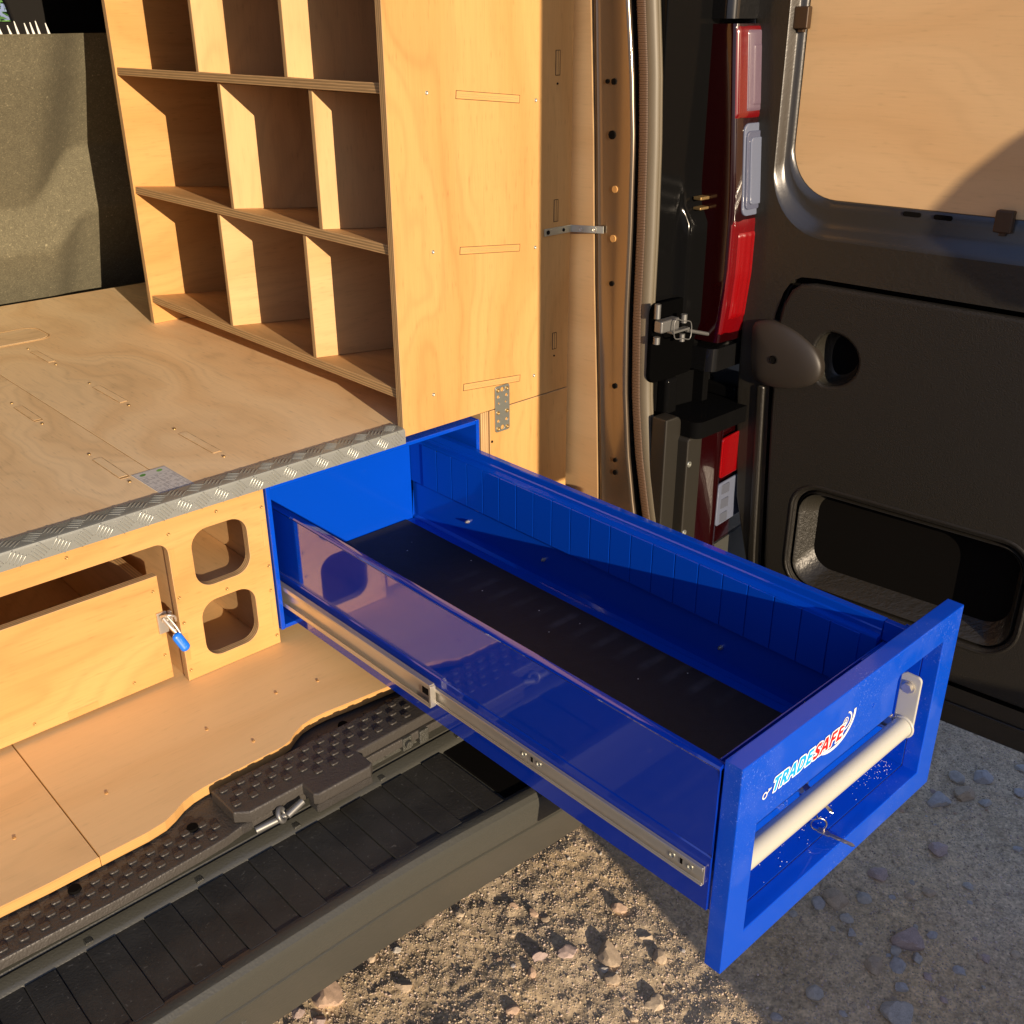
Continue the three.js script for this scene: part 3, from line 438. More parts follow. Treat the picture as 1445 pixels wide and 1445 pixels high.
  const word = (s, x, w, fill) => { c.save(); c.translate(x, 0); c.scale(w / c.measureText(s).width, 1); c.lineWidth = 22; c.strokeStyle = '#f2f4f6'; c.strokeText(s, 0, 0); c.fillStyle = fill; c.fillText(s, 0, 0); c.lineWidth = 5; c.strokeStyle = fill; c.strokeText(s, 0, 0); c.restore(); };
  word('TRADE', 0, 410, '#1aa6e8'); word('SAFE', 418, 330, '#e01b1b'); c.restore();
  c.lineCap = 'butt'; c.strokeStyle = '#eeece4'; c.lineWidth = 24; c.beginPath(); c.ellipse(740, 60, 215, 170, 0, -0.12, 2.2); c.stroke();
  c.lineWidth = 12; c.beginPath(); c.ellipse(858, 88, 62, 58, 0, -1.3, 1.7); c.stroke(); c.lineWidth = 7; c.beginPath(); c.arc(856, 88, 26, 0, 7); c.stroke(); c.beginPath(); c.arc(856, 88, 10, 0, 7); c.stroke(); c.lineWidth = 8; c.beginPath(); c.moveTo(826, 92); c.lineTo(788, 104); c.stroke();
  c.lineWidth = 9; c.beginPath(); c.arc(26, 176, 20, 0, 7); c.stroke(); c.beginPath(); c.moveTo(46, 170); c.lineTo(86, 150); c.moveTo(66, 162); c.lineTo(60, 144); c.stroke();
  const tx = new THREE.CanvasTexture(cv); tx.colorSpace = THREE.SRGBColorSpace; tx.anisotropy = 8;
  const bg = new THREE.PlaneGeometry(0.228, 0.058); const badge = mesh('badge_sticker', bg, new THREE.MeshPhysicalMaterial({ map: tx, transparent: true, roughness: 0.3 }), front, [0.2, 0.2245, DZ + 0.0008]);
  badge.castShadow = false;
  // cream tube handle on welded brackets
  const hy = 0.0945, hz = 1.013, hr = 0.0162;
  const hd = mesh('handle', cyl([X0 + 0.001, hy, hz], [0.5085, hy, hz], hr, 28), M.cream, d);
  const br = rrect(0.9965, 0.076, 1.0292, 0.19, [0.012, 0.012, 0.008, 0.008], 5); // in (z, y)
  const bgx = extrude(shapeOf(br), 0.005, 0.0012, 2); bgx.rotateY(-Math.PI / 2); bgx.translate(0.514, 0, 0);
  mesh('bracket', crease(bgx, 30), M.cream, hd);
  mesh('bolt', merge([cyl([0.509, 0.168, 1.011], [0.501, 0.168, 1.011], 0.0085, 6), cyl([0.5092, 0.168, 1.011], [0.5075, 0.168, 1.011], 0.0105, 16)]), M.steel, hd);
  mesh('weld_bead', new THREE.TorusGeometry(hr + 0.001, 0.0025, 8, 28).rotateY(Math.PI / 2), M.cream, hd, [0.508, hy, hz]);
  { const sp = []; for (let i = 0; i < 90; i++) { const q = rr(0.0004, 0.0011), g = new THREE.OctahedronGeometry(q); g.scale(1, 0.5, 1); const f = rnd(); g.translate(f < 0.6 ? lerp(X1 - 0.12, X1 - 0.004, Math.sqrt(rnd())) : rr(X0 + 0.01, X1 - 0.01), Y0 + 0.0003, rr(zk + 0.004, 1.0)); sp.push(g); } const o = mesh('dust_specks', merge(sp), M.white, front); o.userData.kind = 'stuff'; }
  // lock barrel behind the handle
  mesh('lock', merge([cyl([0.285, 0.085, zk], [0.285, 0.085, zk + 0.01], 0.011, 20), cyl([0.245, 0.1, zk], [0.245, 0.1, zk + 0.012], 0.004, 12)]), M.steel, front);
  // telescopic runner
  const ch = (x0, ya, yb2, w, z0, z1, lip) => [box([x0, x0 + 0.0016], [ya, yb2], [z0, z1], 0.0006, 1), box([x0 - w, x0 - 0.0002], [yb2 - 0.0022, yb2], [z0, z1], 0.0008, 1), box([x0 - w, x0 - 0.0002], [ya, ya + 0.0022], [z0, z1], 0.0008, 1), box([x0 - w, x0 - w + 0.0014], [yb2 - lip, yb2 - 0.0024], [z0, z1], 0.0005, 1), box([x0 - w, x0 - w + 0.0014], [ya + 0.0024, ya + lip], [z0, z1], 0.0005, 1)];
  const rail = mesh('slide_rail', merge([...ch(xl - 0.0022, 0.0815, 0.1115, 0.0045, 0.02, 0.997, 0.006)]), M.steel, d);
  mesh('slide_member', merge([...ch(xl - 0.008, 0.0765, 0.1215, 0.009, -0.6, 0.452, 0.009), box([xl - 0.0098, xl - 0.0082], [0.088, 0.11], [-0.6, 0.45], 0.0006, 1), box([xl - 0.0175, xl - 0.006], [0.079, 0.119], [0.449, 0.4545], 0.001, 1)]), M.steel, rail);
  mesh('slide_slot', box([xl - 0.0125, xl - 0.01], [0.112, 0.1165], [0.18, 0.23], 0.0005, 1), M.dark, rail); mesh('ball_cage', box([xl - 0.0125, xl - 0.01], [0.094, 0.106], [0.426, 0.446], 0.0005, 1), M.dark, rail);
  for (const z of [0.66, 0.692, 0.945, 0.975]) screw(rail, xl - 0.0024, 0.0965, z, 0.0038, M.zinc, 'x').rotation.z = Math.PI;
  for (const z of [0.677, 0.96]) mesh('slot_hole', box([xl - 0.0029, xl - 0.0021], [0.092, 0.101], [z - 0.002, z + 0.002], 0.0003, 1), M.hole, rail);
  // runner on the other side
  mesh('slide_rail', merge(ch(xr + 0.006, 0.0815, 0.1115, 0.0045, 0.02, 0.997, 0.006)), M.steel, d);
}
{ // mat in the drawer
  const o = mesh('rubber_mat', uvWorld(box([0.04, 0.448], [0.0529, 0.0565], [-0.178, 0.966], 0.001)), M.mat, null, [0, 0, 0]);
  tag(o, 'black rubber mat lying in the bottom of the blue drawer', 'mat');
  const cr = []; for (let i = 0; i < 26; i++) { const s = rr(0.0008, 0.002), g = new THREE.TetrahedronGeometry(s); g.rotateX(rnd() * 6); g.scale(rr(1, 2.5), 0.6, 1); g.translate(rr(0.1, 0.44), 0.0572, rr(-0.15, 0.95)); cr.push(g); }
  const w = mesh('wood_crumbs', merge(cr), M.white); tag(w, 'pale wood crumbs scattered on the black drawer mat', 'crumbs', null, 'stuff');
}
{ // key ring hanging from the lock
  const k = thing('key_ring', 'small steel key ring with keys hanging under the cream handle', 'keys');
  const look = new THREE.Vector3(-0.62, 0.66, 0.42).normalize(), aim = (g, down) => { const y = new THREE.Vector3(...down).normalize().negate(), x = new THREE.Vector3().crossVectors(y, look).normalize(), z = new THREE.Vector3().crossVectors(x, y); g.applyMatrix4(new THREE.Matrix4().makeBasis(x, y, z)); return g; };
  const ring = new THREE.TorusGeometry(0.0115, 0.0016, 8, 32); aim(ring, [0.1, -1, 0.1]); ring.translate(0.311, 0.0105, 1.0); mesh('ring', ring, M.key, k);
  const shp = shapeOf([[-0.006, 0.004], [0.006, 0.004], [0.0062, -0.012], [0.0035, -0.015], [0.0035, -0.048], [0, -0.052], [-0.0035, -0.048], [-0.0025, -0.04], [-0.0035, -0.036], [-0.0025, -0.03], [-0.0035, -0.026], [-0.0035, -0.015], [-0.0062, -0.012]]);
  const kg = extrude(shp, 0.0024, 0.0004, 1); kg.rotateY(0.9); aim(kg, [0.35, -0.18, 0.9]); kg.translate(0.309, 0.0015, 1.005); mesh('key', kg, M.key, k);
  const k2 = extrude(shp, 0.0024, 0.0004, 1); k2.rotateX(-1.2); k2.translate(0.285, 0.085, 0.983); mesh('key', k2, M.key, k);
  mesh('link', tube([[0.285, 0.083, 0.99], [0.296, 0.055, 0.995], [0.306, 0.024, 0.999]], 0.0016, 20, 6), M.key, k);
}

// ------------------------------------------------------------------ van
{
  const van = thing('van', 'black panel van with its rear doors open and plywood lining', 'van');
  // load space shell: side walls, roof, under-floor
  mesh('body_side', uvWorld(box([-1.45, -1.36], [-0.35, 1.95], [-2.7, 0.2], 0.01)), M.dark, van);
  mesh('body_side', uvWorld(box([0.862, 1.0], [-0.35, 1.95], [-2.7, 0.02], 0.01)), M.paint, van);
  mesh('roof', uvWorld(box([-1.45, 1.0], [1.86, 1.95], [-2.7, 0.24], 0.01)), M.dark, van);
  mesh('underfloor', uvWorld(box([-1.36, 0.86], [-0.16, -0.0185], [-2.7, 0.2], 0.004)), M.dark, van);
  { const pts = [[-1.5, -0.02], [0.079, -0.02], [0.074, 0.1], [0.061, 0.33], [0.044, 0.58], [0.03, 0.87], [0.013, 1.13], [-0.03, 1.84], [-1.5, 1.84]];
    const g = new THREE.ExtrudeGeometry(shapeOf(pts), { depth: 0.012, bevelEnabled: false }); const U = g.attributes.uv; for (let i = 0; i < U.count; i++) U.setXY(i, U.getX(i) + 0.3, U.getY(i) + 0.3); g.rotateY(-Math.PI / 2); g.translate(0.832, 0, 0); mesh('side_lining', g, [M.window, M.edge], van); }
  screw(van, 0.8196, 0.04, 0.045, 0.003, M.dark, 'x').rotation.z = Math.PI;
  // carpeted bulkhead with folds shaped to imitate a patch of sun
  {
    const rows = [], x0 = -1.36, x1 = 0.86, nx = 90, ny = 60, y0 = 0.3, y1 = 1.072;
    for (let j = 0; j <= ny; j++) { const y = lerp(y0, y1, j / ny), r = []; for (let i = 0; i <= nx; i++) { const x = lerp(x0, x1, i / nx);
      // upper part overhangs, a fold runs across and turns up to the right; the lower part tucks in
      const fold = 0.615 + 0.16 * sstep(x, 0.22, 0.4), low = 0.49 + 0.1 * sstep(x, 0.28, 0.4);
      let z = ZB - 0.03; if (y > fold) z += 0.8 * (y - fold); if (y < low) z -= 0.7 * (low - y); if (y > 0.97) z -= 0.2 * (y - 0.97);
      r.push([x, y, z]); } rows.push(r); }
    const g = loft(rows, { closed: false }); mesh('bulkhead', g, M.carpet, van);
    const bl = van.children[van.children.length - 1];
    // trim clips along its top edge
    [0.155, 0.178, 0.196, 0.22, 0.234, 0.248, 0.272, -0.05, 0.0, 0.04, 0.09, 0.13].forEach((x, i) => { const h = 0.02 + 0.012 * hash(i, 3, 1); mesh('trim_clip', cyl([x, 1.07, ZB + 0.25], [x - 0.004, 1.07 + h, ZB + 0.246], 0.0035, 7, 0.0012), M.white, bl); });
    const up = shapeOf([[-1.36, 1.062], [0.86, 1.062], [0.86, 1.9], [-1.36, 1.9]], [[[-1.2, 1.104], [-1.2, 1.8], [0.34, 1.8], [0.38, 1.5], [0.392, 1.18], [0.404, 1.15], [0.414, 1.102]]]);
    const ug = extrude(up, 0.03, 0.004, 1); ug.translate(0, 0, ZB - 0.42); mesh('bulkhead_frame', uvWorld(ug), M.dark, bl);
  }
  // rear corner pillar, seals and jamb: vertical sections from the calibration of the opening
  const ys = []; for (let i = 0; i <= 60; i++) ys.push(lerp(-0.3, 1.86, i / 60));
  const zL = (y) => interp([[-0.3, .1], [.1, .083], [.33, .069], [.58, .052], [.87, .038], [1.13, .022], [1.86, -.02]], y);
  const zS = (y) => interp([[-0.3, .26], [-.1, .215], [.086, .174], [.211, .152], [.358, .137], [.516, .131], [.695, .132], [.876, .129], [1.006, .118], [1.13, .101], [1.86, .0]], y);
  const zR = (y) => zS(y) + interp([[-0.3, .03], [.07, .022], [.3, .014], [.52, .013], [.88, .010], [1.13, .016]], y);
  const wall = mesh('corner_pillar', crease(sweep(ys, (y) => [[0.83, y, zL(y) - 0.012], [0.8215, y, zL(y)], [0.8225, y, zL(y) + 0.004], [0.828, y, zL(y) + 0.012], [0.829, y, lerp(zL(y), zS(y), 0.5)], [0.83, y, zS(y) - 0.008], [0.832, y, zS(y) - 0.002], [0.838, y, zS(y) + 0.001], [0.862, y, zS(y) - 0.004]]), 50), M.pillar, van);
  for (const [y, z, r, m] of [[.985, .058, .0045, 0], [.985, .075, .006, 0], [.885, .075, .0085, 0], [.78, .088, .007, 1], [.68, .088, .0075, 1], [.585, .088, .0055, 0], [.36, .108, .006, 0], [.185, .118, .005, 0], [.155, .12, .006, 0]]) {
    const g = new THREE.CylinderGeometry(r, r, 0.003, 16); g.rotateZ(Math.PI / 2); mesh(m ? 'trim_plug' : 'pillar_hole', g, m ? M.panel : M.hole, wall, [0.8275, y, z]);
  }
  mesh('seal_channel', sweep(ys, (y) => [[0.85, y, zS(y) + 0.001], [0.86, y, zS(y) + 0.006], [0.86, y, zR(y) - 0.001], [0.842, y, zR(y) - 0.001]]), M.hole, van);
  const uvr = sweep(ys, (y) => { const a = zR(y), b = a + 0.0185; return [[0.842, y, a], [0.836, y, a + 0.0012], [0.835, y, a + 0.004], [0.8375, y, b - 0.002], [0.842, y, b]]; });
  { const u = uvr.attributes.uv, p = uvr.attributes.position; for (let i = 0; i < u.count; i++) u.setXY(i, 0.5, p.getY(i)); }
  mesh('ribbed_seal', uvr, M.ribSeal, van);
  mesh('door_seal', sweep(ys, (y) => { const a = zR(y) + 0.0188, o = []; for (let i = 0; i <= 8; i++) { const t = i / 8; o.push([0.842 + 0.016 * t * t, y, a + 0.018 * Math.sin(t * Math.PI * 0.5)]); } o.push([0.859, y, a + 0.015], [0.862, y, a + 0.0175], [0.866, y, a + 0.0175], [0.868, y, a + 0.01], [0.87, y, a - 0.02]); return o; }), M.rubber, van);
  // jamb facing the rear, with its raised outer half
  const jb = (x, y) => { const s = sstep(x, 0.925, 0.945) * sstep(y, 0.42, 0.5) * (1 - sstep(y, 0.7, 0.76)); return 0.168 + 0.022 * s + (x - 0.88) * 0.12; };
  mesh('door_jamb', sweep(ys, (y) => { const o = [[0.866, y, 0.1]]; for (let i = 0; i <= 24; i++) { const x = lerp(0.868, 1.012, i / 24); o.push([x, y, jb(x, y)]); } return o; }), M.jamb, van);
  mesh('rear_quarter', uvWorld(box([1.002, 1.26], [-0.35, 1.95], [-2.7, 0.168], 0.02, 3)), M.paint, van);
  mesh('door_bumper', merge([box([0.965, 0.995], [0.755, 0.762], [0.185, 0.205], 0.002), box([0.965, 0.995], [0.735, 0.741], [0.185, 0.205], 0.002)]), M.brass, van);
  // upper body corner above the lamp
  const corner = (y0, y1, z1, x0 = 1.0, x1 = 1.26, r = 0.022, zb = 0.15) => { const p = []; p.push([x0, zb]); for (let i = 0; i <= 8; i++) { const a = Math.PI - (i / 8) * Math.PI / 2; p.push([x0 + r + r * Math.cos(a), z1 - r + r * Math.sin(a)]); } for (let i = 0; i <= 8; i++) { const a = Math.PI / 2 - (i / 8) * Math.PI / 2; p.push([x1 - r * 1.5 + r * 1.5 * Math.cos(a), z1 - r * 1.5 + r * 1.5 * Math.sin(a)]); } p.push([x1, zb]); const R = (y) => p.map(([x, z]) => [x, y, z]); return crease(loft([R(y0), R(y1)], { cap: true, capStart: true }), 40); };
  mesh('body_corner', corner(1.097, 1.95, 0.232, 0.99), M.paint, van);
  mesh('body_corner', corner(0.388, 0.44, 0.252, 0.985), M.paint, van);
  mesh('hinge_recess', merge([box([0.99, 1.2], [0.25, 0.386], [0.1, 0.16], 0.004), box([1.03, 1.05], [0.25, 0.386], [0.16, 0.2], 0.003), box([0.9, 0.94], [0.26, 0.38], [0.165, 0.2], 0.01), box([1.085, 1.2], [0.3, 0.33], [0.16, 0.25], 0.006)]), M.jamb, van);
  mesh('body_corner', corner(0.262, 0.3, 0.29, 0.9, 1.27), M.jamb, van);
  mesh('inner_trim', crease(extrude(shapeOf(rrect(0.846, -0.35, 0.9, 0.31, [0.01, 0.01, 0.02, 0.004], 5)), 0.04, 0.004, 2)).translate(0, 0, 0.205), M.innerTrim, van);
  mesh('inner_trim', crease(extrude(shapeOf(rrect(0.892, -0.35, 0.945, 0.262, [0.005, 0.005, 0.004, 0.01], 4)), 0.05, 0.004, 2)).translate(0, 0, 0.222), M.innerTrim, van);
  for (const y of [0.2, 0.03]) screw(van, 0.902, y, 0.273, 0.007, M.zinc);
  // upper tail lamp: dark red return, red edge, clear lens, red reflector
  {
    const y0 = 0.452, y1 = 1.088, zz = (y) => interp([[.45, .25], [.6, .262], [.75, .262], [.9, .25], [1.09, .234]], y);
    const yy = []; for (let i = 0; i <= 16; i++) yy.push(lerp(y0, y1, i / 16));
    const sec = (y) => { const z1 = zz(y), x0 = 1.0, r = 0.012, p = [[x0 - 0.006, y, 0.17], [x0 - 0.004, y, 0.2]]; for (let i = 0; i <= 6; i++) { const a = Math.PI - (i / 6) * Math.PI / 2; p.push([x0 + r + r * Math.cos(a), y, z1 - r + r * Math.sin(a)]); } p.push([1.06, y, z1 + 0.004], [1.2, y, z1], [1.25, y, z1 - 0.05], [1.255, y, 0.17]); return p; };
    const lamp = mesh('tail_lamp', crease(loft(yy.map(sec), { closed: true, cap: true, capStart: true }), 40), M.lensDark, van);
    const patch = (name, xa, xb, ya, yb2, off, m, rib, p = lamp) => { const rows = [], nx = 40, ny = 30; for (let j = 0; j <= ny; j++) { const y = lerp(ya, yb2, j / ny), r = []; for (let i = 0; i <= nx; i++) { const x = lerp(xa, xb, i / nx), c = x < 1.012 ? 0.012 - Math.sqrt(Math.max(0, 0.012 ** 2 - (1.012 - x) ** 2)) : 0, edge = Math.min(i / nx * (xb - xa), (yb2 - y), (y - ya)); r.push([x, y, zz(y) - c + 0.004 * sstep(x, 1.012, 1.06) + off * sstep(edge, 0, 0.005) + (rib ? 0.0007 * Math.sin(x * rib) * sstep(edge, 0.004, 0.008) : 0)]); } rows.push(r); } return mesh(name, loft(rows, { closed: false }), m, p); };
    const face = (name, xa, xb, ya, yb2, off, m, r) => { const s = shapeOf(rrect(xa, ya, xb, yb2, r, 6)), g = extrude(s, 0.006, 0.0025, 2), P = g.attributes.position; for (let i = 0; i < P.count; i++) P.setZ(i, P.getZ(i) + zz(P.getY(i)) + off + 0.004 * sstep(P.getX(i), 1.0, 1.06) - 0.0045); g.computeVertexNormals(); return mesh(name, crease(g, 40), m, lamp); };
    patch('brake_lens', 1.004, 1.2, 0.915, 1.084, 0.002, M.lensRed, 0);
    patch('sky_sheen_outer', 1.032, 1.2, 0.925, 1.08, 0.0035, M.lensSkySheen, 0);  // pale overlays, the reflected sky put in as colour
    patch('sky_sheen_inner', 1.046, 1.2, 0.935, 1.055, 0.0042, M.lensSkySheen, 0);
    face('reverse_lens', 1.028, 1.2, 0.722, 0.905, 0.001, M.lensClear, 0.016);
    face('reverse_rim', 1.033, 1.19, 0.735, 0.89, 0.004, new THREE.MeshPhysicalMaterial({ color: lin(0.09, 0.1, 0.15), roughness: 0.12, clearcoat: 1 }), 0.012);
    face('reverse_bulb_area', 1.042, 1.18, 0.745, 0.878, 0.0065, M.lensClear, 0.01);
    patch('tail_rim', 1.003, 1.2, 0.47, 0.715, 0.0012, M.lensRed, 0);
    patch('tail_lens', 1.024, 1.2, 0.5, 0.69, 0.0035, M.lensBright, 1100);
  }
  { // lower lamp in the bumper end
    const R = (y) => [[0.9, y, 0.2], [0.93, y, 0.262], [0.985, y, 0.281], [1.0, y, 0.284], [1.012, y, 0.279], [1.02, y, 0.27], [1.2, y, 0.25], [1.2, y, 0.2]];
    const lamp = mesh('reflector_lamp', crease(loft([R(-0.04), R(0.258)], { cap: true, capStart: true }), 40), M.lensDark, van);
    const s = (n, ya, yb2, m, k) => { const g = extrude(shapeOf(rrect(1.006, ya, 1.15, yb2, 0.01, 5)), 0.006, 0.0025, 2), P = g.attributes.position; for (let i = 0; i < P.count; i++) P.setZ(i, P.getZ(i) + 0.278 - (P.getX(i) - 1.006) * 0.1); g.computeVertexNormals(); return mesh(n, crease(g, 40), m, lamp); };
    s('fog_lens', 0.135, 0.235, M.lensBright); s('clear_lens', 0.012, 0.122, M.lensClear);
    for (let i = 0; i < 9; i++) mesh('lens_rib', box([1.012, 1.14], [0.143 + i * 0.0105, 0.1465 + i * 0.0105], [0.281, 0.2835], 0.001, 1).translate(0, 0, 0), M.lensRed, lamp).rotation.set(0, 0.09, 0);
    for (const y of [0.03, 0.067, 0.104]) mesh('bulb_mount', box([1.02, 1.05], [y - 0.012, y + 0.012], [0.28, 0.2835], 0.001, 1), M.lensClearDark, lamp);
    mesh('bumper_end', crease(loft([-0.4, -0.2, -0.042].map((y, i) => R(y).map(([x, , z]) => [x, y, z + (i === 0 ? -0.03 : 0.004)])), { cap: true, capStart: true }), 40), M.bumper, lamp);
  }
  // door check strap
  {
    const st = mesh('check_strap', merge([box([0.84, 0.9], [0.498, 0.524], [0.2, 0.222], 0.004), box([0.868, 0.926], [0.494, 0.499], [0.214, 0.23], 0.001), cyl([0.922, 0.492, 0.223], [1.135, 0.428, 0.225], 0.0042, 10)]), M.dullSteel, van);
    mesh('strap_clip', merge([tube([[0.872, 0.524, 0.232], [0.873, 0.486, 0.232], [0.9, 0.48, 0.232], [0.925, 0.475, 0.232], [0.925, 0.51, 0.232], [0.9, 0.518, 0.232]], 0.0014, 60, 6, true)]), M.dullSteel, st);
    mesh('strap_bolt', merge([cyl([0.908, 0.53, 0.226], [0.908, 0.512, 0.226], 0.0075, 6), cyl([0.905, 0.488, 0.226], [0.905, 0.472, 0.226], 0.007, 6), cyl([0.838, 0.56, 0.21], [0.838, 0.53, 0.21], 0.007, 8), cyl([0.84, 0.49, 0.21], [0.84, 0.475, 0.21], 0.008, 6)]), M.dullSteel, st);
    mesh('strap_pocket', crease(extrude(shapeOf(rrect(0.842, 0.38, 0.992, 0.555, 0.02, 6)), 0.012, 0.003, 2)).translate(0, 0, 0.183), M.void, st);
  }
  // sill trim with raised studs
  {
    const A = [[-1.36, .39], [-.67, .389], [-.5, .394], [-.34, .389], [-.3, .38], [0.9, .38]], za = (x) => interp(A, x), xs = []; for (let i = 0; i <= 60; i++) xs.push(lerp(-1.36, 0.84, i / 60));
    const sill = mesh('sill_trim', crease(loft(xs.map((x) => { const z = za(x); return [[x, -0.0225, 0.2], [x, -0.0215, z - 0.004], [x, -0.0225, z - 0.0015], [x, -0.025, z - 0.0002], [x, -0.037, z], [x, -0.038, z - 0.004], [x, -0.03, z - 0.006], [x, -0.03, 0.2]]; }), { closed: true, cap: true, capStart: true }), 40), M.plastic, van);
    // raised latch cover
    const hp = [[-0.31, .3], [-0.31, .37], [-0.29, .386], [-0.197, .386], [-0.197, .418], [-0.19, .424], [-0.092, .424], [-0.084, .418], [-0.084, .378], [0.42, .37], [0.42, .3]];
    const hg = extrude(shapeOf(hp.slice().reverse()), 0.022, 0.004, 3); hg.rotateX(Math.PI / 2); hg.translate(0, 0.001, 0);
    const hump = mesh('latch_cover', crease(hg, 30), M.plastic, van);
    mesh('cover_face', merge([box([-0.194, -0.087], [-0.038, -0.0215], [0.395, 0.4225], 0.004), box([-0.308, -0.285], [-0.04, -0.0215], [0.36, 0.383], 0.006)]), M.plastic, hump);
    const stud = crease(extrude(shapeOf(rrect(-0.0068, -0.0056, 0.0068, 0.0056, 0.0032, 3)), 0.0032, 0.0013, 2).rotateX(-Math.PI / 2).translate(0, -0.0014, 0), 40); let n = 0;
    const put = (x, y, z, p) => { const o = mesh('stud', stud, M.plastic, p, [x, y, z]); o.rotation.y = 0.08 * (rnd() - 0.5); };
    for (let i = 0; i < 16; i++) for (let r = 0; r < 3; r++) { const x = -0.74 + i * 0.028 + (r % 2) * 0.014, z = 0.337 + r * 0.0175; if (x > -0.33) continue; if (Math.hypot(x + 0.544, z - 0.334) < 0.014 || Math.hypot(x + 0.362, z - 0.334) < 0.014) continue; put(x, -0.0205, z, sill); }
    for (let i = 0; i < 12; i++) for (let r = 0; r < 4; r++) { const x = -0.296 + i * 0.03 + (r % 2) * 0.015, z = 0.314 + r * 0.021; if (z > 0.375 && !(x > -0.19 && x < -0.09)) continue; if (r < 3 || x > -0.19) put(x, 0.0022, z, hump); }
    for (let i = 0; i < 8; i++) put(-0.09 + i * 0.024, -0.0205, 0.276 + (i % 2) * 0.008, sill);
    for (const [x, z] of [[-.544, .334], [-.362, .334], [-.047, .278]]) mesh('sill_screw', crease(new THREE.CylinderGeometry(0.0085, 0.0095, 0.004, 16)), M.hole, sill, [x, -0.0195, z]);
    // striker and lock parts in the gap
    mesh('door_striker', merge([new THREE.TorusGeometry(0.01, 0.0042, 10, 20).rotateY(0.7).rotateX(-0.5).translate(-0.243, -0.028, 0.394), cyl([-0.236, -0.03, 0.4], [-0.206, -0.02, 0.398], 0.006, 14), cyl([-0.285, -0.04, 0.385], [-0.236, -0.036, 0.392], 0.006, 12)]), M.dullSteel, van);
    mesh('lock_mechanism', merge([box([-0.08, 0.06], [-0.06, -0.03], [0.33, 0.365], 0.003), box([-0.03, -0.018], [-0.045, -0.022], [0.35, 0.378], 0.002), box([0.005, 0.025], [-0.048, -0.022], [0.35, 0.382], 0.002), box([0.04, 0.06], [-0.05, -0.022], [0.35, 0.385], 0.003), cyl([0.015, -0.034, 0.383], [0.015, -0.034, 0.388], 0.007, 12)]), M.bumper, van);
  }
  // rear bumper with ribbed step
  {
    const bow = (x) => 0.03 * sstep(x, -0.2, 0.35), xs = []; for (let i = 0; i <= 80; i++) xs.push(lerp(-1.5, 1.0, i / 80));
    const prof = [[0.335, -0.16], [0.337, -0.09], [0.34, -0.07], [0.344, -0.0665], [0.36, -0.071], [0.362, -0.0735], [0.365, -0.0735], [0.367, -0.0715], [0.384, -0.076], [0.39, -0.0815], [0.392, -0.0865], [0.54, -0.0865], [0.544, -0.0815], [0.555, -0.0785], [0.566, -0.0805], [0.573, -0.088], [0.5755, -0.1], [0.569, -0.142], [0.567, -0.1465], [0.557, -0.148], [0.5555, -0.153], [0.562, -0.158], [0.561, -0.163], [0.505, -0.3], [0.48, -0.325], [0.44, -0.33], [0.3, -0.31]];
    const B = mesh('rear_bumper', crease(loft(xs.map((x) => prof.map(([z, y]) => [x, y, z + bow(x) * sstep(z, 0.4, 0.55)])), { closed: true, cap: true, capStart: true }), 28), M.bumper, van);
    for (let k = 0; k < 30; k++) {
      const x0 = -1.03 + k * 0.0425; if (x0 > 0.06) continue; const x1 = x0 + 0.0419, up = k % 2 ? 0.0035 : 0.001, z0 = 0.388 + (k % 2 ? 0.006 : -0.004);
      const g = box([x0, x1], [-0.09, -0.083 + up], [z0, 0.549 + bow((x0 + x1) / 2)], 0.0012, 2); mesh('step_rib', uvWorld(g), M.pad, B);
    }
    for (let k = 0; k < 10; k++) { const x = -0.9 + k * 0.17; mesh('clip_lug', box([x, x + 0.012], [-0.078, -0.0735], [0.374, 0.388], 0.002), M.bumper, B); }
    mesh('black_slab', uvWorld(box([0.0835, 0.7], [-0.09, -0.0845], [0.388, 0.56], 0.003)), M.hole, B);  // plain black slab where the ribs stop
    mesh('tow_cap', crease(new THREE.CylinderGeometry(0.0095, 0.011, 0.005, 18).rotateX(1.22)), M.bumper, B, [-0.42, -0.205, 0.5385]);
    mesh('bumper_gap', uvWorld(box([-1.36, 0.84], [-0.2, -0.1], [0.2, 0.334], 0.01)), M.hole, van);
  }
  // rear door, opened a little past square: local x along the door, y up, z towards the load space
  {
    const th = 6 * D2R, door = [];
    const outer = [[-0.079, 1.86], [-0.078, 1.13], [-0.052, 0.783], [-0.044, 0.53], [-0.04, 0.32], [-0.016, 0.07], [0.03, -0.105], [0.1, -0.29], [0.135, -0.314], [1.05, -0.314], [1.1, -0.25], [1.1, 1.86]];
    const win = rrect(-0.006, 0.682, 0.98, 1.8, 0.135, 12), trimHole = [[0.032, 0.52], [0.045, 0.57], [0.062, 0.598], [0.085, 0.611], [0.12, 0.613], [1.02, 0.606], [1.04, 0.59], [1.04, -0.2], [1.02, -0.222], [0.1, -0.222], [0.075, -0.2], [0.06, -0.06], [0.036, 0.34], [0.03, 0.5]];
    const sg = extrude(shapeOf(outer.slice().reverse(), [win.slice().reverse(), trimHole]), 0.028, 0.005, 3); sg.translate(0, 0, -0.028);
    const shell = mesh('rear_door', uvWorld(crease(sg, 35)), M.doorPaint, van, [1.08, 0, 0.3]); shell.rotation.y = -(Math.PI / 2 - th);
    const P = (n, g, m) => mesh(n, g, m, shell);
    P('door_skin', uvWorld(extrude(shapeOf(outer.map(([x, y]) => [x + (x < 0.5 ? 0.012 : 0), y + (y < 0 ? 0.01 : 0)]).reverse(), [rrect(0.06, 0.8, 0.93, 1.75, 0.1, 8).reverse()]), 0.012, 0.003, 1)).translate(0, 0, -0.16), M.paint);
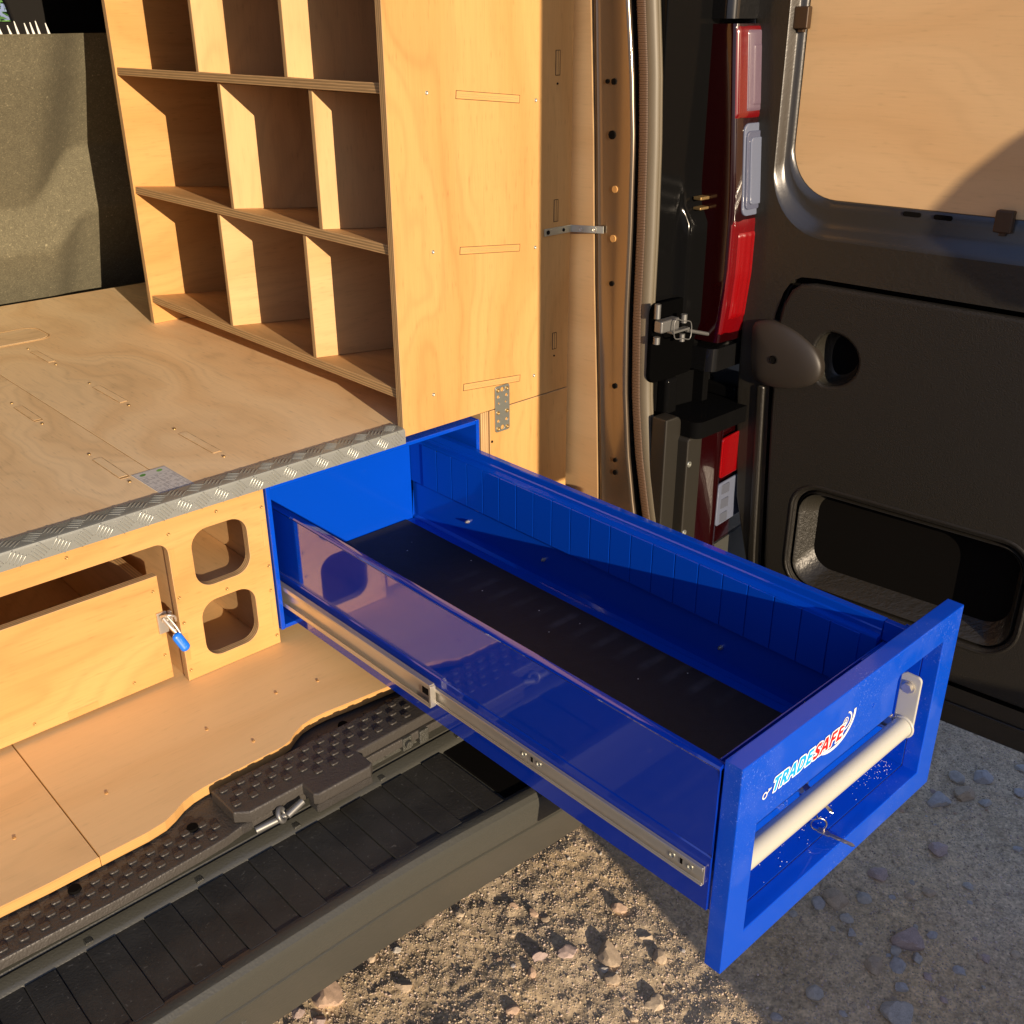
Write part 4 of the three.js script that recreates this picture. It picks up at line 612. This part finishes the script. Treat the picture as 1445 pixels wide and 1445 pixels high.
    // rounded reveal round the window
    const ring = (t) => { const k = [[0, 0, 0.0], [0.1, 0.1, -0.0015], [0.2, 0.2, -0.006], [0.35, 0.32, -0.015], [0.45, 0.42, -0.0215], [0.55, 0.52, -0.0245], [0.75, 0.75, -0.0265], [1, 1, -0.028], [1.04, 1.04, -0.042]][t]; return rrect(lerp(-0.006, 0.022, k[0]), lerp(0.682, 0.76, k[1]), 0.98 - 0.03 * k[0], 1.8 - 0.05 * k[0], lerp(0.135, 0.105, k[0]), 12).map(([x, y]) => [x, y, k[2] - 0.0002]); };
    P('window_reveal', loft([0, 1, 2, 3, 4, 5, 6, 7, 8].map(ring)), M.reveal);
    const wb = extrude(shapeOf(rrect(0.0235, 0.7615, 0.952, 1.752, 0.103, 12)), 0.008, 0.001, 1), UV = wb.attributes.uv; for (let i = 0; i < UV.count; i++) UV.setXY(i, UV.getX(i) + 0.2, UV.getY(i) + 0.1); wb.translate(0, 0, -0.041);
    P('window_board', wb, [M.window, M.edge]);
    const clip = (x, y, rot) => { const g = merge([box([-0.016, 0.016], [-0.02, 0.02], [-0.006, 0.012], 0.003), box([-0.006, 0.006], [-0.026, -0.018], [-0.006, 0.006], 0.001)]); if (rot) g.rotateZ(rot); g.translate(x, y, -0.024); P('board_clip', g, M.clip); };
    M.clip = new THREE.MeshPhysicalMaterial({ color: lin(0.06, 0.035, 0.018), roughness: 0.45, metalness: 0.3 }); clip(0.016, 1.098, Math.PI / 2 * 0); clip(0.462, 0.758, 0);
    for (const x of [0.288, 0.348]) P('vent_slot', extrude(shapeOf(rrect(x - 0.018, 0.7475, x + 0.018, 0.7565, 0.0044, 4)), 0.003, 0.0005, 1).translate(0, 0, -0.0285), M.hole);
    P('door_cavity', uvWorld(extrude(shapeOf([[0.02, -0.24], [1.05, -0.24], [1.05, 0.625], [0.02, 0.625]]), 0.006, 0.001, 1)).translate(0, 0, -0.045), M.hole);
    // trim panel with the map pocket and the finger recess
    const tp = [[0.0475, 0.5], [0.055, 0.545], [0.07, 0.577], [0.09, 0.593], [0.12, 0.597], [1.02, 0.59], [1.02, -0.19], [1.0, -0.205], [0.11, -0.205], [0.092, -0.19], [0.075, -0.06], [0.052, 0.3]];
    const pk = rrect(0.14, -0.1, 0.64, 0.145, [0.06, 0.065, 0.055, 0.05], 8), fr = []; for (let i = 0; i < 32; i++) { const a = (i / 32) * Math.PI * 2, c = Math.cos(a); fr.push([0.172 + (c > 0 ? 0.065 : 0.035) * c, 0.446 + 0.057 * Math.sin(a)]); }
    const tg = extrude(shapeOf(tp.slice().reverse(), [pk.slice().reverse(), fr.slice().reverse()]), 0.022, 0.008, 4); tg.translate(0, 0, -0.014);
    const trim = P('trim_panel', uvWorld(crease(tg, 35)), M.doorTrim);
    const off = (pts, d, z, dy = 0) => { const n = pts.length; return pts.map((p, i) => { const a = pts[(i + n - 1) % n], b = pts[(i + 1) % n], tx = b[0] - a[0], ty = b[1] - a[1], l = Math.hypot(tx, ty) || 1; return [p[0] - (ty / l) * d, p[1] + (tx / l) * d + dy, z]; }); };
    mesh('pocket_lip', loft([off(pk, -0.015, 0.0072), off(pk, -0.0135, 0.0095), off(pk, -0.0105, 0.0105), off(pk, -0.0075, 0.0095), off(pk, -0.006, 0.006), off(pk, -0.004, -0.012), off(pk, 0.0035, -0.014), off(pk, 0.005, 0.001), off(pk, 0.007, 0.0035)]), M.doorTrim, trim);
    const bowl = [[0.147, -0.093, 0.633, 0.138, 0.054, 0.0035], [0.151, -0.089, 0.63, 0.136, 0.052, 0.001], [0.158, -0.082, 0.627, 0.134, 0.05, -0.008], [0.174, -0.062, 0.618, 0.13, 0.05, -0.036], [0.192, -0.04, 0.606, 0.125, 0.05, -0.066], [0.207, -0.024, 0.596, 0.12, 0.05, -0.084], [0.228, -0.004, 0.58, 0.112, 0.045, -0.094], [0.26, 0.02, 0.55, 0.1, 0.035, -0.097]];
    mesh('map_pocket', loft(bowl.map(([a, b, c, d, r, z]) => rrect(a, b, c, d, r, 8).map(([x, y]) => [x, y, z])), { cap: true }), M.pocket, trim);
    mesh('finger_recess', loft([...[[1, 1, 0.004], [0.96, 0.97, 0], [0.85, 0.93, -0.018], [0.72, 0.84, -0.036], [0.5, 0.6, -0.044], [0.2, 0.2, -0.046]].map(([k, m, z]) => fr.map(([x, y]) => [0.19 + (x - 0.19) * (x < 0.19 ? k * 0.75 + 0.25 * k * k : k), 0.446 + (y - 0.446) * m, z]))], { cap: true }), M.pocket, trim);
    // pull handle cover
    const hc = [[-0.006, 0.495], [0.022, 0.506], [0.05, 0.505], [0.082, 0.497], [0.11, 0.484], [0.135, 0.468], [0.151, 0.45], [0.16, 0.43], [0.16, 0.408], [0.15, 0.39], [0.13, 0.377], [0.1, 0.366], [0.06, 0.36], [0.029, 0.362], [0.006, 0.372], [-0.004, 0.4], [-0.008, 0.45]].reverse();
    const cx = 0.06, cy = 0.432, hcS = new THREE.CatmullRomCurve3(hc.map(([x, y]) => new THREE.Vector3(x, y, 0)), true).getPoints(48).slice(0, 48).map((p) => [p.x, p.y]);
    const dome = [[1, -0.006], [1, 0.004], ...Array.from({ length: 22 }, (_, i) => { const a = ((i + 1) / 22.6) * Math.PI / 2; return [Math.pow(Math.cos(a), 0.8), 0.006 + 0.024 * Math.pow(Math.sin(a), 0.8)]; })].map(([s, z]) => hcS.map(([x, y]) => [cx + (x - cx) * s, cy + (y - cy) * s, z]));
    const hm = P('door_pull', loft(dome, { cap: true }), M.pull);
    mesh('pull_screw', merge([new THREE.TorusGeometry(0.0075, 0.002, 6, 18), cyl([0, 0, -0.004], [0, 0, 0.001], 0.006, 14)]), M.hole, hm, [0.058, 0.428, 0.0305]);
    P('edge_strip', loft([[0.0, 0.003], [0.0015, 0.006], [0.004, 0.0075]].map(([d, z]) => off([[0.012, 0.35], [0.016, 0.356], [0.026, 0.356], [0.031, 0.35], [0.05, -0.05], [0.062, -0.2], [0.045, -0.2], [0.032, -0.05]].reverse(), d, z)), { cap: true }), M.doorPaint);
    P('door_gutter', extrude(shapeOf([[0.13, -0.262], [1.05, -0.262], [1.05, -0.256], [0.13, -0.256]]), 0.004, 0.001, 1).translate(0, 0, 0.0005), M.doorPaint);
  }
}

// ------------------------------------------------------------------ greenery ahead of the van
{
  const t = thing('hedge', 'bright green foliage seen through the cab beyond the bulkhead', 'hedge', [8.6, GY, -25]);
  const g = [], c = new THREE.PlaneGeometry(0.3, 0.18);
  for (let i = 0; i < 5200; i++) { const l = c.clone(); l.rotateX(rnd() * 6); l.rotateY(rnd() * 6); l.translate(rr(-4, 4), rr(0.2, 5.5), rr(-0.6, 0.6)); g.push(l); }
  mesh('foliage', merge(g), new THREE.MeshPhysicalMaterial({ color: lin(0.12, 0.3, 0.07), roughness: 0.8, side: THREE.DoubleSide }), t);
  for (const x of [-1.2, 0, 1.2]) mesh('stem', cyl([x, 0, 0], [x + 0.1, 2.6, 0], 0.07, 8, 0.03), M.dark, t);
}

// ------------------------------------------------------------------ behind the viewpoint: unseen things added to shade the right-hand side
{
  const w = thing('shade_wall', 'unseen low grey wall with a gap, added to shade the ground', 'wall');  // wall added out of view to put the ground in shade
  const grey = new THREE.MeshStandardMaterial({ color: lin(0.3, 0.28, 0.25), roughness: 0.9 });
  for (const [x0, x1, y] of [[-0.597, 6, 0.82], [-8, -1.56, 0.7]]) { mesh('wall_body', uvWorld(box([x0, x1], [GY - 0.05, y - 0.05], [6.04, 6.3], 0.01)), grey, w); mesh('coping', uvWorld(box([x0 - 0.003, x1 + 0.003], [y - 0.049, y], [6, 6.34], 0.012)), grey, w); }
  const t = thing('shade_truck', 'unseen round-cornered truck body, added to shade part of the rear door', 'truck');  // invented truck body, its rounded edge shapes the shadow on the door
  const so = []; for (let i = 0; i <= 14; i++) { const q = Math.PI - (i / 14) * Math.PI / 2; so.push([0.488 + 0.5 + 0.5 * Math.cos(q), 1.24 + 0.5 * Math.sin(q)]); } so.push([4.4, 1.74], [4.4, 1.1], [0.9, 1.1], [0.62, 1.12], [0.52, 1.17]);
  const tb = extrude(shapeOf(so.reverse()), 2.2, 0.02, 2); tb.translate(0, 0, 3.6); mesh('body', crease(tb, 30), new THREE.MeshStandardMaterial({ color: lin(0.35, 0.35, 0.34), roughness: 0.5 }), t);
  mesh('chassis', box([1.9, 4.3], [0.1, 1.08], [3.9, 5.5], 0.02), M.dark, t);
  for (const x of [2.3, 3.7]) for (const z of [3.75, 5.5]) mesh('wheel', cyl([x, GY + 0.5, z], [x, GY + 0.5, z + 0.2], 0.5, 24), M.dark, t);
  const g = thing('shade_board', 'unseen tall narrow board, added to shade a strip of the shelving panel', 'board');  // made-up board, sized to cast the shade strip on the side panel
  mesh('board', box([0.008, 0.124], [0.74, 2.6], [3.2, 3.215], 0.003), grey, g); mesh('pole', merge([cyl([0.95, GY, 3.225], [0.95, 2.62, 3.225], 0.02, 12), cyl([0.01, 2.56, 3.225], [0.95, 2.56, 3.225], 0.012, 10)]), M.zinc, g);
}

for (const o of scene.children) if (!o.isLight) { o.position.multiplyScalar(K); o.scale.multiplyScalar(K); }
const renderer = new THREE.WebGLRenderer({ antialias: true });
renderer.toneMapping = THREE.LinearToneMapping;
renderer.toneMappingExposure = EXPOSURE;
renderer.shadowMap.enabled = true;
renderer.setSize(1024, 1024);
renderer.render(scene, camera);
